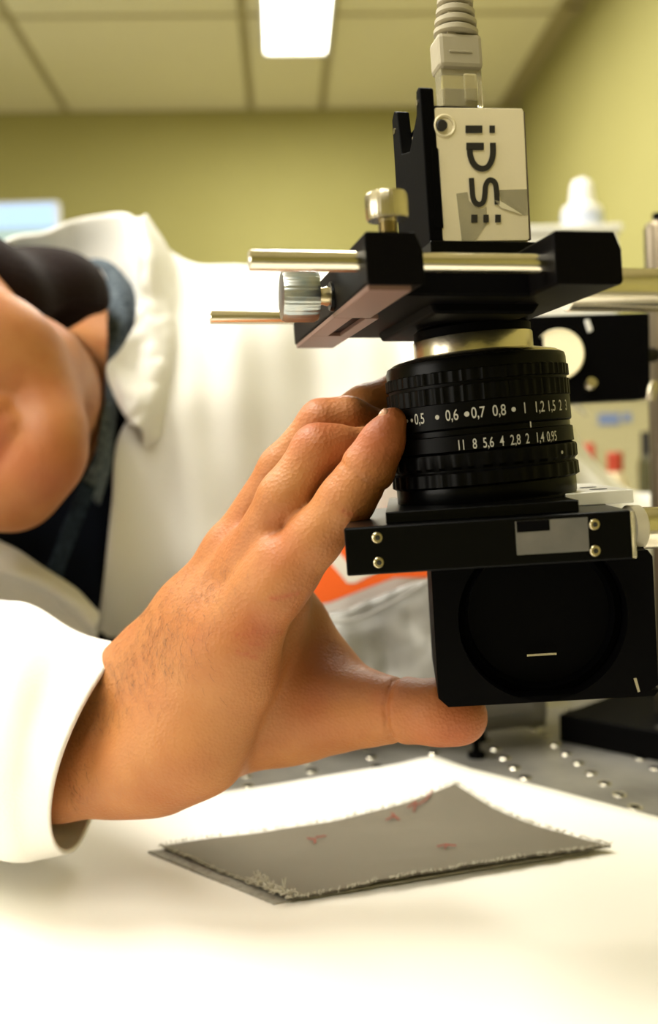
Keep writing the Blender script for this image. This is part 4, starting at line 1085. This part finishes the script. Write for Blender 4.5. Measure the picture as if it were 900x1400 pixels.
# ---------------------------------------------------------------- clothes
def folds(amp, freq, seed, ax=(1, .2, .25)):
    def f(W):
        for i in range(W.shape[0]):
            for j in range(W.shape[1]):
                p = Vector((W[i, j][0] * ax[0], W[i, j][1] * ax[1], W[i, j][2] * ax[2])) * freq + Vector((seed, seed * 2, 0))
                W[i, j][1] += amp * noise.noise(p) + amp * .35 * noise.noise(p * 2.7)
        return W
    return f
coat = sheet('lab_coat', [
    [(225, 430, 1.05), (300, 440, 1.06), (400, 440, 1.07), (520, 450, 1.07), (640, 480, 1.06), (730, 520, 1.05), (800, 570, 1.04)],
    [(214, 336, .90), (268, 362, .90), (360, 368, .90), (480, 375, .90), (600, 410, .89), (705, 465, .87), (782, 535, .86)],
    [(222, 420, .81), (280, 420, .82), (370, 430, .83), (480, 440, .83), (600, 470, .82), (700, 520, .80), (788, 605, .82)],
    [(200, 520, .775), (260, 520, .78), (350, 530, .80), (470, 540, .81), (590, 560, .79), (700, 590, .78), (850, 690, .80)],
    [(158, 598, .757), (230, 600, .765), (330, 620, .79), (450, 630, .80), (580, 650, .79), (700, 680, .78), (860, 740, .82)],
    [(150, 690, .755), (225, 700, .765), (330, 700, .79), (450, 710, .80), (580, 730, .80), (700, 760, .80), (850, 790, .85)],
    [(140, 790, .76), (215, 800, .77), (320, 800, .79), (450, 810, .81), (580, 820, .81), (700, 830, .82), (840, 860, .87)],
    [(128, 930, .815), (210, 930, .815), (310, 930, .82), (450, 920, .83), (580, 920, .84), (700, 920, .85), (830, 930, .89)],
    [(120, 1160, .93), (200, 1160, .93), (310, 1150, .93), (450, 1130, .92), (580, 1120, .88), (700, 1120, .89), (830, 1120, .92)]], 10, M_coat, person, .002, folds(.030, 12, 3, (1, .2, .16)))
coat['label'] = 'white lab coat, front panel and shoulder'
sheet('coat_collar', [
    [(-70, 372, .86), (-20, 345, .86), (20, 324, .87), (62, 317, .875), (100, 301, .885), (140, 293, .88), (168, 291, .865), (184, 302, .84), (193, 340, .815)],
    [(-70, 430, .86), (-20, 390, .87), (20, 370, .885), (62, 365, .89), (105, 360, .90), (145, 360, .895), (172, 370, .88), (186, 380, .85), (192, 400, .82)],
    [(-70, 500, .84), (-20, 480, .87), (20, 470, .89), (62, 460, .90), (105, 460, .91), (145, 470, .90), (170, 475, .88), (184, 470, .85), (188, 440, .81)]], 10, M_coat, coat, .003, offset=0)['label'] = 'standing back collar of the coat'
sheet('coat_lapel', [
    [(186, 300, .838), (193, 340, .812), (193, 395, .795), (186, 440, .785), (166, 478, .772), (146, 504, .762), (158, 545, .755), (181, 581, .752)],
    [(196, 300, .842), (208, 340, .815), (210, 395, .797), (206, 445, .785), (190, 490, .772), (172, 520, .758), (176, 550, .750), (186, 582, .75)],
    [(200, 296, .87), (226, 340, .85), (232, 395, .82), (232, 450, .795), (222, 500, .775), (208, 535, .762), (200, 560, .754), (190, 584, .752)],
    [(215, 320, .90), (236, 355, .88), (246, 400, .845), (246, 460, .812), (238, 510, .79), (222, 550, .775), (208, 575, .765), (194, 590, .76)],
    [(215, 336, .92), (245, 362, .90), (262, 400, .86), (262, 470, .82), (250, 530, .80), (232, 570, .785), (215, 600, .775), (196, 612, .77)]], 9, M_coat, coat, .0022, folds(.006, 45, 8, (1, .4, 1)), offset=0)['label'] = 'wrinkled lapel folded over the shoulder'
sheet('knit_collar', [
    [(-60, 350, .84), (20, 372, .85), (80, 368, .86), (128, 362, .85), (146, 385, .83), (147, 450, .795), (145, 520, .768), (138, 575, .748), (128, 625, .74), (108, 668, .735)],
    [(-60, 345, .85), (20, 370, .86), (84, 364, .87), (138, 356, .86), (166, 380, .84), (172, 440, .80), (158, 520, .768), (149, 580, .752), (140, 632, .743), (124, 678, .739)],
    [(-60, 380, .87), (20, 375, .885), (84, 370, .89), (150, 366, .88), (190, 408, .86), (192, 450, .825), (170, 510, .79), (156, 580, .762), (150, 636, .755), (134, 690, .752)]], 9, M_knit, person, .003, folds(.002, 60, 4, (1, 1, 1)), offset=0)['label'] = 'blue grey knitted collar round the neck'
M_knit2 = mat('shaded_blue_knit', (.022, .034, .05), .9, spec=.1, col2=(.008, .012, .02), nscale=260, bump=1.0, bscale=300)  # collar knit again, darkened in colour for the shade below the head
sheet('knit_facing', [
    [(112, 655, .733), (98, 690, .731), (82, 730, .731), (66, 775, .733), (50, 830, .738)],
    [(130, 668, .738), (116, 705, .736), (100, 745, .736), (84, 790, .738), (70, 840, .742)]], 9, M_knit2, person, .004, folds(.002, 60, 4, (1, 1, 1)), offset=0)['label'] = 'lower edge of the knitted collar, darkened in colour as shade of the head'
sheet('sweater', [
    [(-80, 690, .80), (0, 700, .79), (60, 690, .785), (120, 640, .785), (160, 560, .79), (200, 500, .81)],
    [(-80, 760, .78), (0, 755, .775), (60, 750, .77), (110, 720, .77), (160, 650, .775), (210, 600, .80)],
    [(-80, 830, .78), (0, 830, .775), (60, 830, .77), (110, 810, .77), (160, 760, .775), (210, 720, .80)],
    [(-80, 960, .80), (0, 950, .80), (60, 950, .80), (110, 940, .80), (160, 920, .80), (210, 900, .80)]], 10, M_navy, person, .002, folds(.004, 30, 5, (1, 1, 1)))['label'] = 'dark navy knitted sweater front'
sheet('coat_front', [
    [(-190, 690, .76), (-100, 700, .745), (0, 744, .735), (45, 768, .735), (88, 797, .735), (134, 838, .74)],
    [(-190, 740, .74), (-100, 750, .725), (0, 772, .72), (45, 790, .72), (88, 818, .72), (134, 855, .73)],
    [(-190, 800, .735), (-100, 810, .725), (0, 800, .73), (45, 812, .73), (88, 835, .735), (134, 880, .74)],
    [(-190, 900, .74), (-100, 900, .73), (0, 890, .735), (45, 900, .735), (88, 910, .74), (134, 940, .75)],
    [(-190, 985, .76), (-100, 985, .755), (0, 980, .755), (45, 980, .755), (88, 980, .755), (134, 980, .765)]], 9, M_coat, coat, .002, folds(.012, 22, 12, (.6, 1, 1.4)))['label'] = 'shaded far front panel of the coat'
# sleeve: rings of top, bottom, near, far
def sleeve(name, rings, m, parent, amp=.004, seed=0, n=64, sub=10):
    R = []
    for T_, B_, N_, F_ in rings:
        T_, B_, N_, F_ = [np.array(P(*q)) for q in (T_, B_, N_, F_)]; c = (T_ + B_) / 2; R.append(np.concatenate([c, (T_ - B_) / 2, (N_ - F_) / 2, ((N_ + F_) / 2 - c)]))
    R = catmull(R, sub); V = []
    for i, r in enumerate(R):
        c, A, B, sft = r[:3], r[3:6], r[6:9], r[9:12]
        for k in range(n):
            t = 2 * PI * k / n; p = c + A * math.cos(t) + B * math.sin(t) + sft * (math.sin(t) ** 2)
            q = Vector(p) * 16; g = min(1, i / 14); d = amp * g * (noise.noise(q + Vector((seed, 0, 0))) + .5 * noise.noise(q * 2.3))
            nrm = (p - c) / (np.linalg.norm(p - c) + 1e-9); p = p + nrm * d; V.append((p[0], p[1], (max(p[2], TABLE + .006) if p[1] < .82 else p[2])))
    m_ = len(R); F = [(i * n + k, i * n + (k + 1) % n, (i + 1) * n + (k + 1) % n, (i + 1) * n + k) for i in range(m_ - 1) for k in range(n)]
    o = raw(name, V, F, m, parent, True); md = o.modifiers.new('t', 'SOLIDIFY'); md.thickness = .0022; md.offset = 0; return o
sl_ = sleeve('sleeve', [((180, 886, .485), (98, 1163, .482), (80, 1045, .425), (150, 1035, .53)),
                        ((120, 868, .488), (70, 1166, .487), (40, 1045, .428), (120, 1030, .54)),
                        ((50, 832, .497), (20, 1167, .495), (0, 1040, .43), (70, 1010, .56)),
                        ((-30, 822, .515), (-60, 1150, .515), (-70, 1020, .445), (0, 980, .59)),
                        ((-190, 800, .57), (-230, 1095, .57), (-240, 980, .49), (-160, 930, .65)),
                        ((-400, 720, .66), (-420, 1000, .65), (-450, 900, .57), (-340, 860, .75)),
                        ((-430, 560, .74), (-250, 850, .76), (-400, 730, .66), (-280, 640, .84)),
                        ((-300, 430, .86), (-120, 700, .86), (-280, 600, .76), (-150, 520, .97))], M_coat, coat, .005, 2)
sl_['label'] = 'loose white sleeve with its cuff open round the wrist'
# other arm reaching out to the right behind the lens
sleeve('sleeve', [((1010, 1150, 1.02), (870, 1180, 1.0), (940, 1165, .95), (940, 1160, 1.06)),
                  ((1000, 900, 1.0), (840, 950, .98), (920, 930, .93), (920, 920, 1.05)),
                  ((960, 700, .97), (800, 850, .95), (880, 780, .89), (880, 760, 1.03)),
                  ((850, 668, .94), (700, 800, .92), (780, 740, .86), (780, 720, 1.0)),
                  ((760, 562, .92), (640, 740, .90), (690, 660, .84), (720, 600, .98)),
                  ((700, 450, .94), (560, 700, .92), (620, 600, .85), (660, 560, 1.0))], M_coat, coat, .004, 7)['label'] = 'far sleeve reaching to the right behind the lens'
for sp_ in (-.16, .10):
    bm = bmesh.new(); lathe(bm, Vector((sp_, 1.02, .03)), Vector((0, 0, 1)), [(.055, 0), (.065, .4), (.085, .75)], 24); obj('trousers', bm, M_navy, person, auto=60)
    bm = bmesh.new(); abox(bm, sp_ - .05, sp_ + .05, .86, 1.11, 0, .07); bevel(obj('shoe', bm, M_ink, person), .02)
adopt(person)
